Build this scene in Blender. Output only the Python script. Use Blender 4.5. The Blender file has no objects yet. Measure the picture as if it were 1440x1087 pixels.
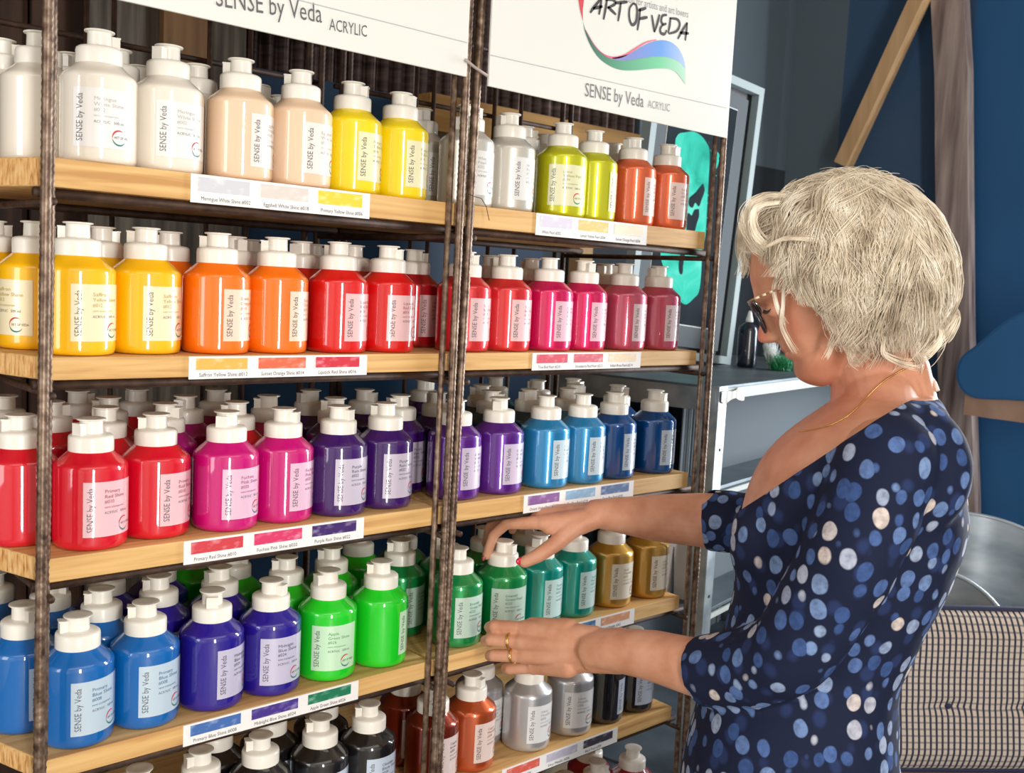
import bpy, bmesh, math, random
from math import sin, cos, pi, radians, sqrt, atan2
from mathutils import Vector, Matrix, noise
from mathutils.bvhtree import BVHTree
random.seed(7)
SC = bpy.context.scene
COL = SC.collection
# ------------------------------------------------------------ camera frame
F = 1430.0; CX, CY = 720.0, 543.5
AX = Vector((0.74734061, 0.02947586, 0.663787))      # world X in (right, up, forward)
AY = Vector((-0.66243, 0.11072239, 0.74089611))
AZ = Vector((0.05165754, 0.99341418, -0.10227303))
RIGHT = Vector((AX[0], AY[0], AZ[0])); UP = Vector((AX[1], AY[1], AZ[1])); FWD = Vector((AX[2], AY[2], AZ[2]))
CAM = Vector((-0.36664583, -1.18475039, 0.11234735))
FLOOR = -1.42
def W(px, py, Z): return CAM + (RIGHT*((px-CX)/F) + UP*(-(py-CY)/F) + FWD)*Z
def onY(px, py, Y):
    d = W(px, py, 1)-CAM; return CAM + d*((Y-CAM.y)/d.y)
def onX(px, py, X):
    d = W(px, py, 1)-CAM; return CAM + d*((X-CAM.x)/d.x)
def onZ(px, py, Z):
    d = W(px, py, 1)-CAM; return CAM + d*((Z-CAM.z)/d.z)
# ------------------------------------------------------------ materials
def lin(c):
    out = []
    for v in c:
        v = v/255.0
        out.append(v/12.92 if v <= .04045 else ((v+.055)/1.055)**2.4)
    return tuple(out)+(1.0,)
MC = {}
def mat(name, rgb, rough=.5, metal=0., coat=0., spec=.5, coat_rough=.03):
    if name in MC: return MC[name]
    m = bpy.data.materials.new(name); m.use_nodes = True
    b = m.node_tree.nodes['Principled BSDF']
    b.inputs['Base Color'].default_value = lin(rgb)
    b.inputs['Roughness'].default_value = rough; b.inputs['Metallic'].default_value = metal
    b.inputs['Coat Weight'].default_value = coat; b.inputs['Coat Roughness'].default_value = coat_rough
    b.inputs['Specular IOR Level'].default_value = spec
    MC[name] = m; return m
def nodes(m): return m.node_tree.nodes, m.node_tree.links, m.node_tree.nodes['Principled BSDF']
def noisy(name, cols, scale=(1, 1, 1), nscale=5, detail=6, rough=.6, metal=0., bump=0., bdist=.002, coat=0., pos=None, distort=0., spec=.5, rrange=None):
    """ramp of colours driven by a stretched noise in object space"""
    if name in MC: return MC[name]
    m = mat(name, cols[0], rough, metal, coat, spec); n, l, b = nodes(m)
    tc = n.new('ShaderNodeTexCoord'); mp = n.new('ShaderNodeMapping'); mp.inputs['Scale'].default_value = scale
    nz = n.new('ShaderNodeTexNoise'); nz.inputs['Scale'].default_value = nscale; nz.inputs['Detail'].default_value = detail
    nz.inputs['Distortion'].default_value = distort
    rp = n.new('ShaderNodeValToRGB'); e = rp.color_ramp.elements
    k = len(cols)
    while len(e) < k: e.new(.5)
    for i, c in enumerate(cols):
        e[i].position = pos[i] if pos else .3+.4*i/(k-1); e[i].color = lin(c)
    l.new(tc.outputs['Object'], mp.inputs['Vector']); l.new(mp.outputs[0], nz.inputs['Vector'])
    l.new(nz.outputs['Fac'], rp.inputs['Fac']); l.new(rp.outputs[0], b.inputs['Base Color'])
    if rrange:
        mr = n.new('ShaderNodeMapRange'); mr.inputs[3].default_value = rrange[0]; mr.inputs[4].default_value = rrange[1]
        l.new(nz.outputs['Fac'], mr.inputs[0]); l.new(mr.outputs[0], b.inputs['Roughness'])
    if bump:
        bp = n.new('ShaderNodeBump'); bp.inputs['Strength'].default_value = bump; bp.inputs['Distance'].default_value = bdist
        l.new(nz.outputs['Fac'], bp.inputs['Height']); l.new(bp.outputs[0], b.inputs['Normal'])
    return m
# ------------------------------------------------------------ mesh helpers
def link(name, me, m=None, parent=None, smooth=False):
    o = bpy.data.objects.new(name, me); COL.objects.link(o)
    if m is not None and hasattr(me, 'materials') and len(me.materials) == 0:
        for mm in (m if isinstance(m, (list, tuple)) else [m]): me.materials.append(mm)
    if smooth and me.polygons: me.polygons.foreach_set('use_smooth', [True]*len(me.polygons))
    if parent is not None: o.parent = parent
    return o
class G:
    """growing geometry"""
    def __init__(s): s.v = []; s.f = []; s.mi = []
    def add(s, vs, fs, mi=0):
        o = len(s.v); s.v += [tuple(p) for p in vs]; s.f += [tuple(i+o for i in f) for f in fs]; s.mi += [mi]*len(fs); return s
    def box(s, c, size, rot=None, mi=0):
        hx, hy, hz = size[0]/2, size[1]/2, size[2]/2
        vs = [Vector((x, y, z)) for x in (-hx, hx) for y in (-hy, hy) for z in (-hz, hz)]
        if rot is not None: vs = [rot @ v for v in vs]
        c = Vector(c); vs = [v+c for v in vs]
        return s.add(vs, [(0, 1, 3, 2), (4, 6, 7, 5), (0, 4, 5, 1), (2, 3, 7, 6), (0, 2, 6, 4), (1, 5, 7, 3)], mi)
    def lathe(s, prof, seg=32, c=(0, 0, 0), mi=0, cap0=True, cap1=True):
        vs = []; fs = []
        for r, z in prof:
            for k in range(seg):
                a = 2*pi*k/seg; vs.append((c[0]+r*cos(a), c[1]+r*sin(a), c[2]+z))
        for i in range(len(prof)-1):
            for k in range(seg):
                k2 = (k+1) % seg; fs.append((i*seg+k, i*seg+k2, (i+1)*seg+k2, (i+1)*seg+k))
        if cap0: fs.append(tuple(range(seg-1, -1, -1)))
        if cap1: fs.append(tuple((len(prof)-1)*seg+k for k in range(seg)))
        return s.add(vs, fs, mi)
    def tube(s, pts, r, seg=8, mi=0, caps=True, squash=None):
        pts = [Vector(p) for p in pts]; n = len(pts)
        rs = r if isinstance(r, (list, tuple)) else [r]*n
        vs = []; fs = []; prev = None
        for i, p in enumerate(pts):
            t = (pts[min(i+1, n-1)]-pts[max(i-1, 0)]);
            if t.length < 1e-9: t = Vector((0, 0, 1))
            t.normalize()
            if prev is None:
                a = Vector((0, 0, 1)) if abs(t.z) < .9 else Vector((1, 0, 0)); u = t.cross(a).normalized()
            else:
                u = (prev - t*prev.dot(t));
                if u.length < 1e-6: u = t.orthogonal()
                u.normalize()
            prev = u; w = t.cross(u)
            for k in range(seg):
                a = 2*pi*k/seg; vs.append(p+(u*cos(a)+w*sin(a))*rs[i])
        for i in range(n-1):
            for k in range(seg):
                k2 = (k+1) % seg; fs.append((i*seg+k, i*seg+k2, (i+1)*seg+k2, (i+1)*seg+k))
        if caps: fs.append(tuple(range(seg-1, -1, -1))); fs.append(tuple((n-1)*seg+k for k in range(seg)))
        return s.add(vs, fs, mi)
    def capsule(s, p0, r0, p1, r1, seg=16, mi=0):
        p0, p1 = Vector(p0), Vector(p1); d = (p1-p0).normalized(); pts = []; rs = []
        for k in range(5): a = pi/2*k/4*.98+.02; pts.append(p0-d*r0*cos(a)); rs.append(max(r0*sin(a), r0*.03))
        for k in range(1, 4): t = k/4; pts.append(p0.lerp(p1, t)); rs.append(r0+(r1-r0)*t)
        for k in range(5): a = pi/2*(1-k/4)*.98+.02; pts.append(p1+d*r1*cos(a)); rs.append(max(r1*sin(a), r1*.03))
        return s.tube(pts, rs, seg, mi)
    def ball(s, c, r, axes=None, seg=16, mi=0):
        """ellipsoid: axes = three vectors (already scaled) or radius"""
        c = Vector(c); A = axes or (Vector((r, 0, 0)), Vector((0, r, 0)), Vector((0, 0, r)))
        vs = []; fs = []; R = seg//2
        for i in range(1, R):
            th = pi*i/R
            for k in range(seg):
                a = 2*pi*k/seg; vs.append(c+A[0]*(sin(th)*cos(a))+A[1]*(sin(th)*sin(a))+A[2]*cos(th))
        vs.append(c+A[2]); vs.append(c-A[2]); n = len(vs)
        for i in range(R-2):
            for k in range(seg):
                k2 = (k+1) % seg; fs.append((i*seg+k, (i+1)*seg+k, (i+1)*seg+k2, i*seg+k2))
        for k in range(seg):
            k2 = (k+1) % seg; fs.append((n-2, k, k2)); fs.append((n-1, (R-2)*seg+k2, (R-2)*seg+k))
        return s.add(vs, fs, mi)
    def prism(s, poly, off, mi=0):
        """extrude a planar polygon (3D points) by vector off"""
        off = Vector(off); poly = [Vector(p) for p in poly]; n = len(poly)
        vs = poly+[p+off for p in poly]
        fs = [tuple(range(n)), tuple(range(2*n-1, n-1, -1))]+[(i, i+n, (i+1) % n+n, (i+1) % n) for i in range(n)]
        return s.add(vs, fs, mi)
    def mesh(s, name='m'):
        me = bpy.data.meshes.new(name); me.from_pydata(s.v, [], s.f)
        bm = bmesh.new(); bm.from_mesh(me); bmesh.ops.recalc_face_normals(bm, faces=bm.faces[:]); bm.to_mesh(me); bm.free()
        if any(s.mi): me.polygons.foreach_set('material_index', s.mi)
        me.update(); return me
def mk(name, g, m, parent=None, smooth=False, bevel=0, auto=None):
    me = g.mesh(name)
    if bevel:
        bm = bmesh.new(); bm.from_mesh(me)
        es = [e for e in bm.edges if len(e.link_faces) == 2 and e.calc_face_angle(0) > .6]
        bmesh.ops.bevel(bm, geom=es, offset=bevel, segments=2, affect='EDGES', profile=.6); bm.to_mesh(me); bm.free()
    o = link(name, me, m, parent, smooth)
    if auto:
        o.data.polygons.foreach_set('use_smooth', [True]*len(o.data.polygons))
        try: o.data.set_sharp_from_angle(angle=radians(auto))
        except Exception: pass
    return o
def tag(o, label, cat, group=None):
    o['label'] = label; o['category'] = cat
    if group: o['group'] = group
    return o
def thing(name, loc, label, cat, group=None):
    o = bpy.data.objects.new(name, None); COL.objects.link(o); o.location = loc; o.empty_display_size = .05
    return tag(o, label, cat, group)
def part(name, g, m, root, **k):
    """geometry given in world coordinates, made local to its thing"""
    loc = Vector(root.location); p = root.parent
    while p is not None: loc = loc+Vector(p.location); p = p.parent
    g.v = [tuple(Vector(v)-loc) for v in g.v]
    return mk(name, g, m, root, **k)
def struct(o): o['kind'] = 'structure'; return o
TC = {}
def text2d(s, size=1., width=None):
    """flat glyph outlines of s as (verts, faces), origin at baseline left"""
    if s not in TC:
        cu = bpy.data.curves.new('txt', 'FONT'); cu.body = s; cu.resolution_u = 2
        ob = bpy.data.objects.new('txt', cu); COL.objects.link(ob)
        dg = bpy.context.evaluated_depsgraph_get(); dg.update()
        me = bpy.data.meshes.new_from_object(ob.evaluated_get(dg))
        vs = [(v.co.x, v.co.y) for v in me.vertices]; fs = [tuple(p.vertices) for p in me.polygons]
        bpy.data.objects.remove(ob); bpy.data.curves.remove(cu); bpy.data.meshes.remove(me)
        TC[s] = (vs, fs)
    vs, fs = TC[s]
    w = max(v[0] for v in vs); sx = size if width is None else width/w
    return [(x*sx, y*size) for x, y in vs], fs
def flat_text(g, s, p0, dx, dy, size, width=None, mi=0):
    vs, fs = text2d(s, size, width); p0 = Vector(p0); dx = Vector(dx); dy = Vector(dy)
    g.add([p0+dx*x+dy*y for x, y in vs], fs, mi)
EXPOSURE = 0.05; P_DOOR = 88; P_END = 84; P_SIDE = 20; P_ROOF = 20
BOTTLES = """
1 L white 0.0064 0.2028 -49 -20 2
1 L white 0.0245 0.1191 -7 63 1
1 L white 0.0915 0.2124 -45 -134 3
1 L white 0.069 0.046 -101 1 1
1 L white 0.1227 0.1324 -54 -132 2
1 L white 0.1813 0.2133 -52 17 3
1 L white 0.1543 0.0527 -83 -153 1
1 L white 0.227 0.1323 -58 -161 2
1 L eggshell 0.2471 0.0482 -50 -226 1
1 L eggshell 0.3463 0.1919 -55 -85 3
1 L eggshell 0.4131 0.2454 -63 -191 4
1 L eggshell 0.3327 0.046 -64 -230 1
1 L yellow 0.418 0.0534 -62 -42 1
1 L yellow 0.5034 0.0595 -63 -55 1
1 L pearl 0.6038 0.1436 -64 -144 2
1 R pearl 0.6233 0.0519 -89 -69 1
1 R pearl 0.7089 0.0521 -73 -191 1
1 R pearl 0.8118 0.1312 -87 -14 2
1 R lime 0.8915 0.1625 -72 -289 3
1 R lime 0.8201 0.046 -114 46 1
1 R lime 0.9052 0.0565 -44 44 1
1 R coral 1.0316 0.1301 -71 -245 2
1 R coral 0.9994 0.0508 -58 -178 1
1 R coral 1.0934 0.052 -82 -80 1
2 L saffron -0.0021 0.2101 -48 11 2
2 L saffron 0.0244 0.1287 -157 2 1
2 L saffron 0.0466 0.046 -71 -229 1
2 L saffron 0.1088 0.1431 -45 -17 2
2 L saffron 0.1315 0.0569 -68 -222 1
2 L orange 0.1966 0.14 -52 -226 2
2 L orange 0.2223 0.0515 -56 -225 1
2 L orange 0.2893 0.14 -62 -86 2
2 L red 0.3582 0.228 -70 -1 3
2 L orange 0.3079 0.0525 -46 -209 1
2 L red 0.3943 0.14 -75 -148 2
2 L red 0.4663 0.228 -72 32 3
2 L red 0.4026 0.0501 -60 -252 1
2 L red 0.4845 0.14 -66 -189 2
2 L red 0.4881 0.054 -75 -45 1
2 L crimson 0.5975 0.14 -64 -7 2
2 R coralred 0.6311 0.052 -67 -39 1
2 R coralred 0.7565 0.14 -86 -100 2
2 R coralred 0.7176 0.052 -69 -251 1
2 R magenta 0.8514 0.14 -74 -269 2
2 R magenta 0.8102 0.0508 -68 46 1
2 R magenta 0.8958 0.0532 -66 -96 1
2 R rose 1.0406 0.14 -86 -161 2
2 R rose 0.9988 0.052 -64 -248 1
2 R rose 1.0923 0.052 -70 -200 1
3 L primred -0.0381 0.1799 -53 -10 1
3 L primred 0.0003 0.1034 -216 -186 1
3 L primred 0.0638 0.046 -73 -159 1
3 L primred 0.1484 0.0586 -57 -203 1
3 L fuchsia 0.2396 0.0494 -74 -136 1
3 L primred 0.1139 0.1369 -51 -260 2
3 L plum 0.1986 0.1491 -62 -43 2
3 L primred 0.2956 0.1341 -58 -207 2
3 L primred 0.1524 0.2324 -49 -200 3
3 L plum 0.2578 0.2192 -60 -141 3
3 L primred 0.0698 0.2103 -55 -7 3
3 L primred 0.1389 0.3169 -46 4 4
3 L primred 0.2244 0.3127 -68 -260 4
3 L plum 0.3332 0.2787 -60 -24 4
3 L primred 0.0336 0.2878 -55 -263 3
3 L fuchsia 0.3251 0.0538 -57 -49 1
3 L purple 0.4105 0.0491 -78 -62 1
3 L purple 0.4959 0.0554 -78 -225 1
3 L fuchsia 0.3736 0.1868 -73 -208 3
3 L purple 0.4559 0.1319 -63 -212 2
3 L purple 0.5635 0.2167 -70 -62 3
3 L purple 0.5755 0.1311 -76 -188 2
3 L purple 0.4715 0.2314 -77 -180 4
3 L purple 0.7594 0.315 -67 14 4
3 L purple 0.6601 0.1444 -78 -272 2
3 R violet 0.6263 0.052 -65 -123 1
3 R violet 0.7163 0.052 -69 -141 1
3 R tealblue 0.7728 0.138 -73 -61 2
3 R tealblue 0.8136 0.2139 -78 -220 3
3 R tealblue 0.9414 0.325 -67 27 4
3 R tealblue 0.9903 0.2548 -74 -269 4
3 R tealblue 0.8583 0.1346 -80 -173 2
3 R tealblue 1.0128 0.1722 -76 7 3
3 R tealblue 1.0897 0.2568 -84 -77 4
3 R sky 0.8193 0.049 -66 36 1
3 R sky 0.9049 0.046 -68 44 1
3 R sky 0.9431 0.1226 -89 -289 2
3 R deepblue 0.9911 0.0508 -61 -68 1
3 R deepblue 1.0905 0.1361 -90 -34 2
3 R deepblue 1.1034 0.0515 -70 -70 1
4 L blue 0.0097 0.1215 -50 -72 1
4 L blue 0.0502 0.046 -71 -189 1
4 L blue 0.1356 0.0513 -74 -202 1
4 L indigo 0.226 0.052 -57 -116 1
4 L blue 0.1097 0.1328 -54 -200 2
4 L indigo 0.1937 0.1492 -49 -203 2
4 L indigo 0.2818 0.1455 -64 -176 2
4 L blue 0.0687 0.208 -61 -29 3
4 L indigo 0.1513 0.2303 -44 -207 3
4 L indigo 0.2347 0.2497 -67 -142 4
4 L blue 0.0159 0.2754 -61 -285 3
4 L blue -0.0245 0.1999 -39 -264 2
4 L green 0.3362 0.2116 -56 -34 3
4 L green 0.3087 0.2927 -53 -279 4
4 L indigo 0.3128 0.052 -88 -59 1
4 L apple 0.405 0.052 -104 -182 1
4 L apple 0.4965 0.052 -33 -215 1
4 L green 0.3872 0.1429 -57 -210 2
4 L green 0.4743 0.1571 -75 -212 2
4 L green 0.5656 0.2201 -68 -221 3
4 L emerald 0.5933 0.1391 -62 -216 2
4 L emerald 0.6509 0.2134 -69 -135 3
4 R emerald 0.6832 0.1341 -66 -198 2
4 R emerald 0.6443 0.052 -83 -219 1
4 R emerald 0.7371 0.0477 -106 -69 1
4 R emerald 0.7688 0.1323 -83 -59 2
4 R teal 0.8611 0.1257 -79 -121 2
4 R teal 0.8227 0.0492 -70 -153 1
4 R teal 0.9087 0.052 -68 28 1
4 R gold 1.0069 0.052 -85 -45 1
4 R gold 1.109 0.052 -78 -224 1
5 L black 0.1303 0.05 -55 -185 1
5 L black 0.2158 0.0541 -59 -185 1
5 L black 0.3012 0.0483 -8 -198 1
5 L black 0.3988 0.0512 -54 -202 1
5 L black 0.4844 0.0519 -78 -210 1
5 L black 0.2709 0.1284 -66 -267 2
5 L black 0.3565 0.1256 -72 -224 2
5 L black 0.4486 0.1297 -67 53 2
5 L darkcopper 0.6107 0.1321 -83 -72 2
5 R darkcopper 0.603 0.0468 -68 35 1
5 R copper 0.6883 0.0538 -71 -70 1
5 R silver 0.7573 0.114 -79 -17 2
5 R silver 0.8155 0.0512 -84 -69 1
5 R silver 0.9197 0.0512 -100 -131 1
5 R black 1.0053 0.0521 -43 -268 1
5 R black 1.0909 0.0527 -80 40 1
6 R wine 0.9206 0.0507 -86 -248 1
6 R wine 1.0062 0.0514 -79 -78 1
6 R wine 1.0609 0.1229 -82 -89 2
6 R wine 1.1061 0.0503 -76 -310 1
"""
# ============================================================ camera
cam = bpy.data.cameras.new('camera'); camo = bpy.data.objects.new('camera', cam); COL.objects.link(camo)
camo.matrix_world = Matrix(((RIGHT.x, UP.x, -FWD.x, CAM.x), (RIGHT.y, UP.y, -FWD.y, CAM.y), (RIGHT.z, UP.z, -FWD.z, CAM.z), (0, 0, 0, 1)))
cam.sensor_width = 36; cam.lens = F/1440*36; cam.clip_start = .05
cam.dof.use_dof = True; cam.dof.focus_distance = 1.45; cam.dof.aperture_fstop = 9
SC.camera = camo
SC.view_settings.view_transform = 'Standard'; SC.view_settings.look = 'None'
SC.view_settings.gamma = 1; SC.view_settings.exposure = EXPOSURE; SC.view_settings.use_curve_mapping = False
# ============================================================ materials
PLANK = noisy('dark_plank', [(24, 14, 9), (52, 32, 22), (72, 48, 33)], (9, 9, .8), 3, 8, .85, bump=.5)
GREYPLANK = noisy('weathered_plank', [(44, 38, 32), (80, 72, 62), (108, 100, 88)], (14, 14, .7), 4, 10, .85, bump=.5)
BLUEWALL = noisy('teal_blue_panel', [(8, 44, 74), (12, 58, 92)], (1, 1, 1), 3, 4, .6)
SLATE = noisy('slate_blue_wall', [(80, 102, 124), (66, 94, 126), (56, 90, 128)], (.9, .9, .7), 1.2, 4, .75, bump=.15, bdist=.01)
NAVYWALL = noisy('deep_blue_wall', [(34, 90, 140), (42, 102, 156)], (1, 1, .6), 1.5, 3, .7)
CONCRETE = noisy('concrete', [(120, 116, 110), (150, 146, 138)], (1, 1, 1), 4, 8, .8)
BEAMWOOD = noisy('pale_beam', [(206, 166, 120), (230, 194, 148)], (10, 10, 1), 3, 6, .7, bump=.2)
OLDPOST = noisy('old_post', [(110, 94, 92), (164, 148, 144), (196, 180, 172)], (11, 11, .8), 3, 8, .8, bump=.5)
PINE = noisy('pine_board', [(192, 142, 84), (216, 172, 108), (228, 188, 126)], (1.5, 26, 26), 3, 7, .6, bump=.25, bdist=.0008, distort=.6)
PINEROUGH = noisy('sawn_end', [(176, 112, 52), (226, 176, 112), (240, 200, 140)], (60, 60, 14), 4, 8, .85, bump=.8, bdist=.002)
RUST = noisy('rusty_rebar', [(66, 48, 37), (114, 92, 76), (150, 130, 112)], (1, 1, 1), 90, 8, .4, metal=.45, bump=.2, bdist=.0004)
DARKRUST = noisy('dark_rod', [(44, 28, 20), (82, 58, 44)], (1, 1, 1), 60, 6, .6, metal=.3)
BROWNMETAL = noisy('corrugated_iron', [(44, 32, 30), (92, 74, 70)], (2, 2, 30), 3, 5, .4, metal=.6)
PAPER = mat('white_paper', (240, 238, 236), .5)
INK = mat('grey_ink', (70, 68, 72), .6)
SIGN = mat('white_sign_board', (226, 226, 219), .35, coat=.2)
# ============================================================ room shell
def slab(name, a, b, m):
    g = G(); c = [(a[i]+b[i])/2 for i in range(3)]; g.box(c, [abs(b[i]-a[i]) for i in range(3)])
    return struct(mk(name, g, m))
YB = 1.25; XE = 3.25; XL = -2.6; YF = -3.4; ZC = 1.75
slab('floor', (XL-.2, YF-.2, FLOOR-.1), (XE+.2, YB+.2, FLOOR), CONCRETE)
slab('ceiling', (XL-.2, YF-.2, ZC), (XE+.2, YB+.2, ZC+.1), noisy('ceiling_boards', [(120, 100, 80), (160, 140, 116)], (1, 12, 1), 3, 6, .8))
# back wall: planks, weathered boards, blue panel and slate
g = G(); x = XL-.1
while x < .84:
    w = .145 if x+.145 < .84 else .84-x
    g.box((x+w/2, YB+.05+random.uniform(-.006, .006), (FLOOR+ZC)/2), (w-.006, .1, ZC-FLOOR)); x += .145
g.box(((XL+.84)/2, YB+.13, (FLOOR+ZC)/2), (.84-XL+.2, .04, ZC-FLOOR))
struct(mk('wall_back', g, PLANK))
slab('wall_back', (.84, YB, FLOOR), (1.92, YB+.15, .62), BLUEWALL)
g = G(); n = 56
for i in range(n):                                           # corrugated sheet above the blue panel
    for j, zz in enumerate((.62, ZC)):
        pass
xs = [.84+(2.35-.84)*i/(8*n) for i in range(8*n+1)]
vs = [(x, YB+.02+.012*sin(x*2*pi/.045), z) for z in (.62, ZC) for x in xs]+[(x, YB+.08, z) for z in (.62, ZC) for x in xs]
N = len(xs)
g.add(vs, [(i, i+1, N+i+1, N+i) for i in range(N-1)]+[(2*N+i+1, 2*N+i, 3*N+i, 3*N+i+1) for i in range(N-1)]+[(N+i, N+i+1, 3*N+i+1, 3*N+i) for i in range(N-1)]+[(i+1, i, 2*N+i, 2*N+i+1) for i in range(N-1)])
struct(mk('wall_back', g, BROWNMETAL, smooth=False))
slab('wall_back', (1.92, YB, FLOOR), (XE+.1, YB+.15, .62), noisy('dark_slate', [(44, 52, 60), (62, 72, 82)], (1, 1, 1), 2, 4, .7))
slab('wall_back', (2.35, YB, .62), (XE+.1, YB+.15, ZC), mat('slate_grey', (98, 114, 126), .75))
slab('trim_1', (.46, YB-.035, FLOOR), (.84, YB, .95), GREYPLANK)
slab('trim_2', (.62, YB-.06, .42), (.73, YB-.035, ZC), noisy('brown_board', [(92, 64, 36), (126, 92, 56)], (12, 12, 1), 3, 7, .8))
slab('trim_3', (-1.2, YB-.12, .74), (1.1, YB-.02, .83), noisy('yellow_beam', [(150, 110, 52), (184, 140, 76)], (1, 14, 14), 3, 6, .7))
slab('trim_4', (1.35, YB-.12, .52), (2.5, YB-.02, .62), MC['yellow_beam'])
slab('trim_5', (2.04, YB-.05, FLOOR), (2.10, YB, .4), BEAMWOOD)
# end wall on the right
slab('wall_right', (XE, 1.02, FLOOR), (XE+.15, YB+.15, ZC), MC['slate_grey'])
slab('wall_right', (XE, .52, FLOOR), (XE+.15, 1.02, ZC), SLATE)
slab('wall_right', (XE, -.36, FLOOR), (XE+.15, .52, ZC), NAVYWALL)
slab('wall_right', (XE, YF, FLOOR), (XE+.15, -1.0, ZC), NAVYWALL)
slab('wall_right', (XE, -1.0, FLOOR), (XE+.15, -.36, -.75), NAVYWALL)
slab('wall_right', (XE, -1.0, 1.25), (XE+.15, -.36, ZC), NAVYWALL)
# front wall behind the camera with a tall door opening, and left wall with a wide one
DX0, DX1 = -.82, -.40
WH = mat('limewash', (214, 206, 192), .8)
slab('wall_front', (XL, YF-.15, FLOOR), (DX0, YF, ZC), WH)
slab('wall_front', (DX1, YF-.15, FLOOR), (XE, YF, ZC), WH)
slab('wall_front', (DX0, YF-.15, 1.35), (DX1, YF, ZC), WH)
slab('wall_left', (XL-.15, YF, FLOOR), (XL, -1.6, ZC), WH)
slab('wall_left', (XL-.15, .1, FLOOR), (XL, YB, ZC), WH)
slab('wall_left', (XL-.15, -1.6, 1.3), (XL, .1, ZC), WH)
slab('wall_left', (XL-.15, -1.6, FLOOR), (XL, .1, -.7), WH)
# ============================================================ daylight
def area(name, loc, rot, sx, sy, power, col):
    L = bpy.data.lights.new(name, 'AREA'); L.shape = 'RECTANGLE'; L.size = sx; L.size_y = sy; L.energy = power; L.color = col
    o = bpy.data.objects.new(name, L); COL.objects.link(o); o.location = loc; o.rotation_euler = rot; return o
area('door_daylight', ((DX0+DX1)/2, YF-.02, .05), (radians(90), 0, 0), .38, 2.5, P_DOOR, (1, .97, .93))
area('end_window_daylight', (XE-.01, -.68, .25), (radians(90), 0, radians(90)), .40, 1.9, P_END, (.95, .98, 1))
area('side_window_daylight', (XL+.01, -.75, .3), (radians(90), 0, radians(-90)), .9, 1.9, P_SIDE, (1, .96, .9))
area('roof_light', (-.3, -1.9, ZC-.01), (0, 0, 0), 3.6, 1.6, P_ROOF, (1, .985, .96))
wld = bpy.data.worlds.new('world'); SC.world = wld; wld.use_nodes = True
bg = wld.node_tree.nodes['Background']; bg.inputs[0].default_value = (.75, .87, 1, 1); bg.inputs[1].default_value = 1.0
# ============================================================ racks
ZS = {1: .222, 2: .002, 3: -.2285, 4: -.468, 5: -.688, 6: -.93}
TH = {1: .032, 2: .026, 3: .028, 4: .026, 5: .026, 6: .026}
DEP = .36
def rebar(g, p0, p1, r=.0060, pitch=.0085, rib=.0006, seg=10, step=.0028):
    p0, p1 = Vector(p0), Vector(p1); L = (p1-p0).length; t = (p1-p0)/L
    u = t.orthogonal().normalized(); w = t.cross(u); n = int(L/step); vs = []; fs = []
    for i in range(n+1):
        s = L*i/n
        for k in range(seg):
            a = 2*pi*k/seg
            ph = (s/pitch+.32*abs(((2*a/pi) % 2)-1)) % 1
            rr = r+(rib if ph < .38 else 0)
            if k in (0, seg//2): rr = r+rib
            vs.append(p0+t*s+(u*cos(a)+w*sin(a))*rr)
    for i in range(n):
        for k in range(seg):
            k2 = (k+1) % seg; fs.append((i*seg+k, i*seg+k2, (i+1)*seg+k2, (i+1)*seg+k))
    fs.append(tuple(range(seg-1, -1, -1))); fs.append(tuple(n*seg+k for k in range(seg)))
    g.add(vs, fs)
ZT = .86
def rack(x0, x1, lean0, lean1, label):
    r = thing('rebar_rack', (x0, 0, FLOOR), label, 'rack', 'rusty rebar racks')
    # front posts (pairs of bars), back posts
    g = G(); rebar(g, (x0+lean0, -.011, FLOOR), (x0, -.011, ZT)); part('post', g, RUST, r, smooth=True)
    g = G(); rebar(g, (x0+lean0+.009, .004, FLOOR), (x0+.009, .004, ZT), .005); part('post', g, RUST, r, smooth=True)
    g = G(); rebar(g, (x1+lean1, -.011, FLOOR), (x1, -.011, ZT)); part('post', g, RUST, r, smooth=True)
    g = G(); g.tube([(x1+lean1-.014, -.004, FLOOR), (x1-.016, -.004, ZT)], .0045); part('post', g, RUST, r, smooth=True)
    for xx in (x0+.01, x0+.024, x1-.03, x1-.006):
        g = G(); rebar(g, (xx, DEP+.02, FLOOR), (xx, DEP+.02, ZT), .0055); part('post', g, DARKRUST, r, smooth=True)
    for xx in (x0+.17, x0+.21, x0+.36, x0+.43):
        g = G(); g.tube([(xx, DEP+.022, FLOOR), (xx, DEP+.022, ZT)], .0042); part('grid_bar', g, DARKRUST, r, smooth=True)
    for zz in (.435, .56, .7, .85):
        g = G(); g.tube([(x0, DEP+.03, zz), (x1, DEP+.03, zz)], .0045); part('grid_bar', g, DARKRUST, r, smooth=True)
    for k in ZS:
        zb = ZS[k]-TH[k]-.0065
        g = G(); g.tube([(x0-.012, .012, zb), (x1+.008, .012, zb)], .0058); part('crossbar', g, DARKRUST, r, smooth=True)
        g = G(); g.tube([(x0-.012, DEP-.02, zb), (x1+.008, DEP-.02, zb)], .0058); part('crossbar', g, DARKRUST, r, smooth=True)
        for xx in (x0+.002, x1-.004):
            g = G(); g.tube([(xx, -.012, zb-.010), (xx, DEP+.02, zb-.010)], .0045); part('side_bar', g, DARKRUST, r, smooth=True)
    for xx in (x0+.002, x1-.004):
        g = G(); g.tube([(xx, -.012, .8), (xx, DEP+.02, .8)], .0045); part('side_bar', g, DARKRUST, r, smooth=True)
    return r
rack(-.001, .567, -.018, -.004, 'rusty rebar rack on the left, holding the white, red, magenta and blue paints')
RACK2 = rack(.593, 1.168, -.03, .028, 'rusty rebar rack on the right, holding the pearl paints the woman reaches into')
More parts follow.
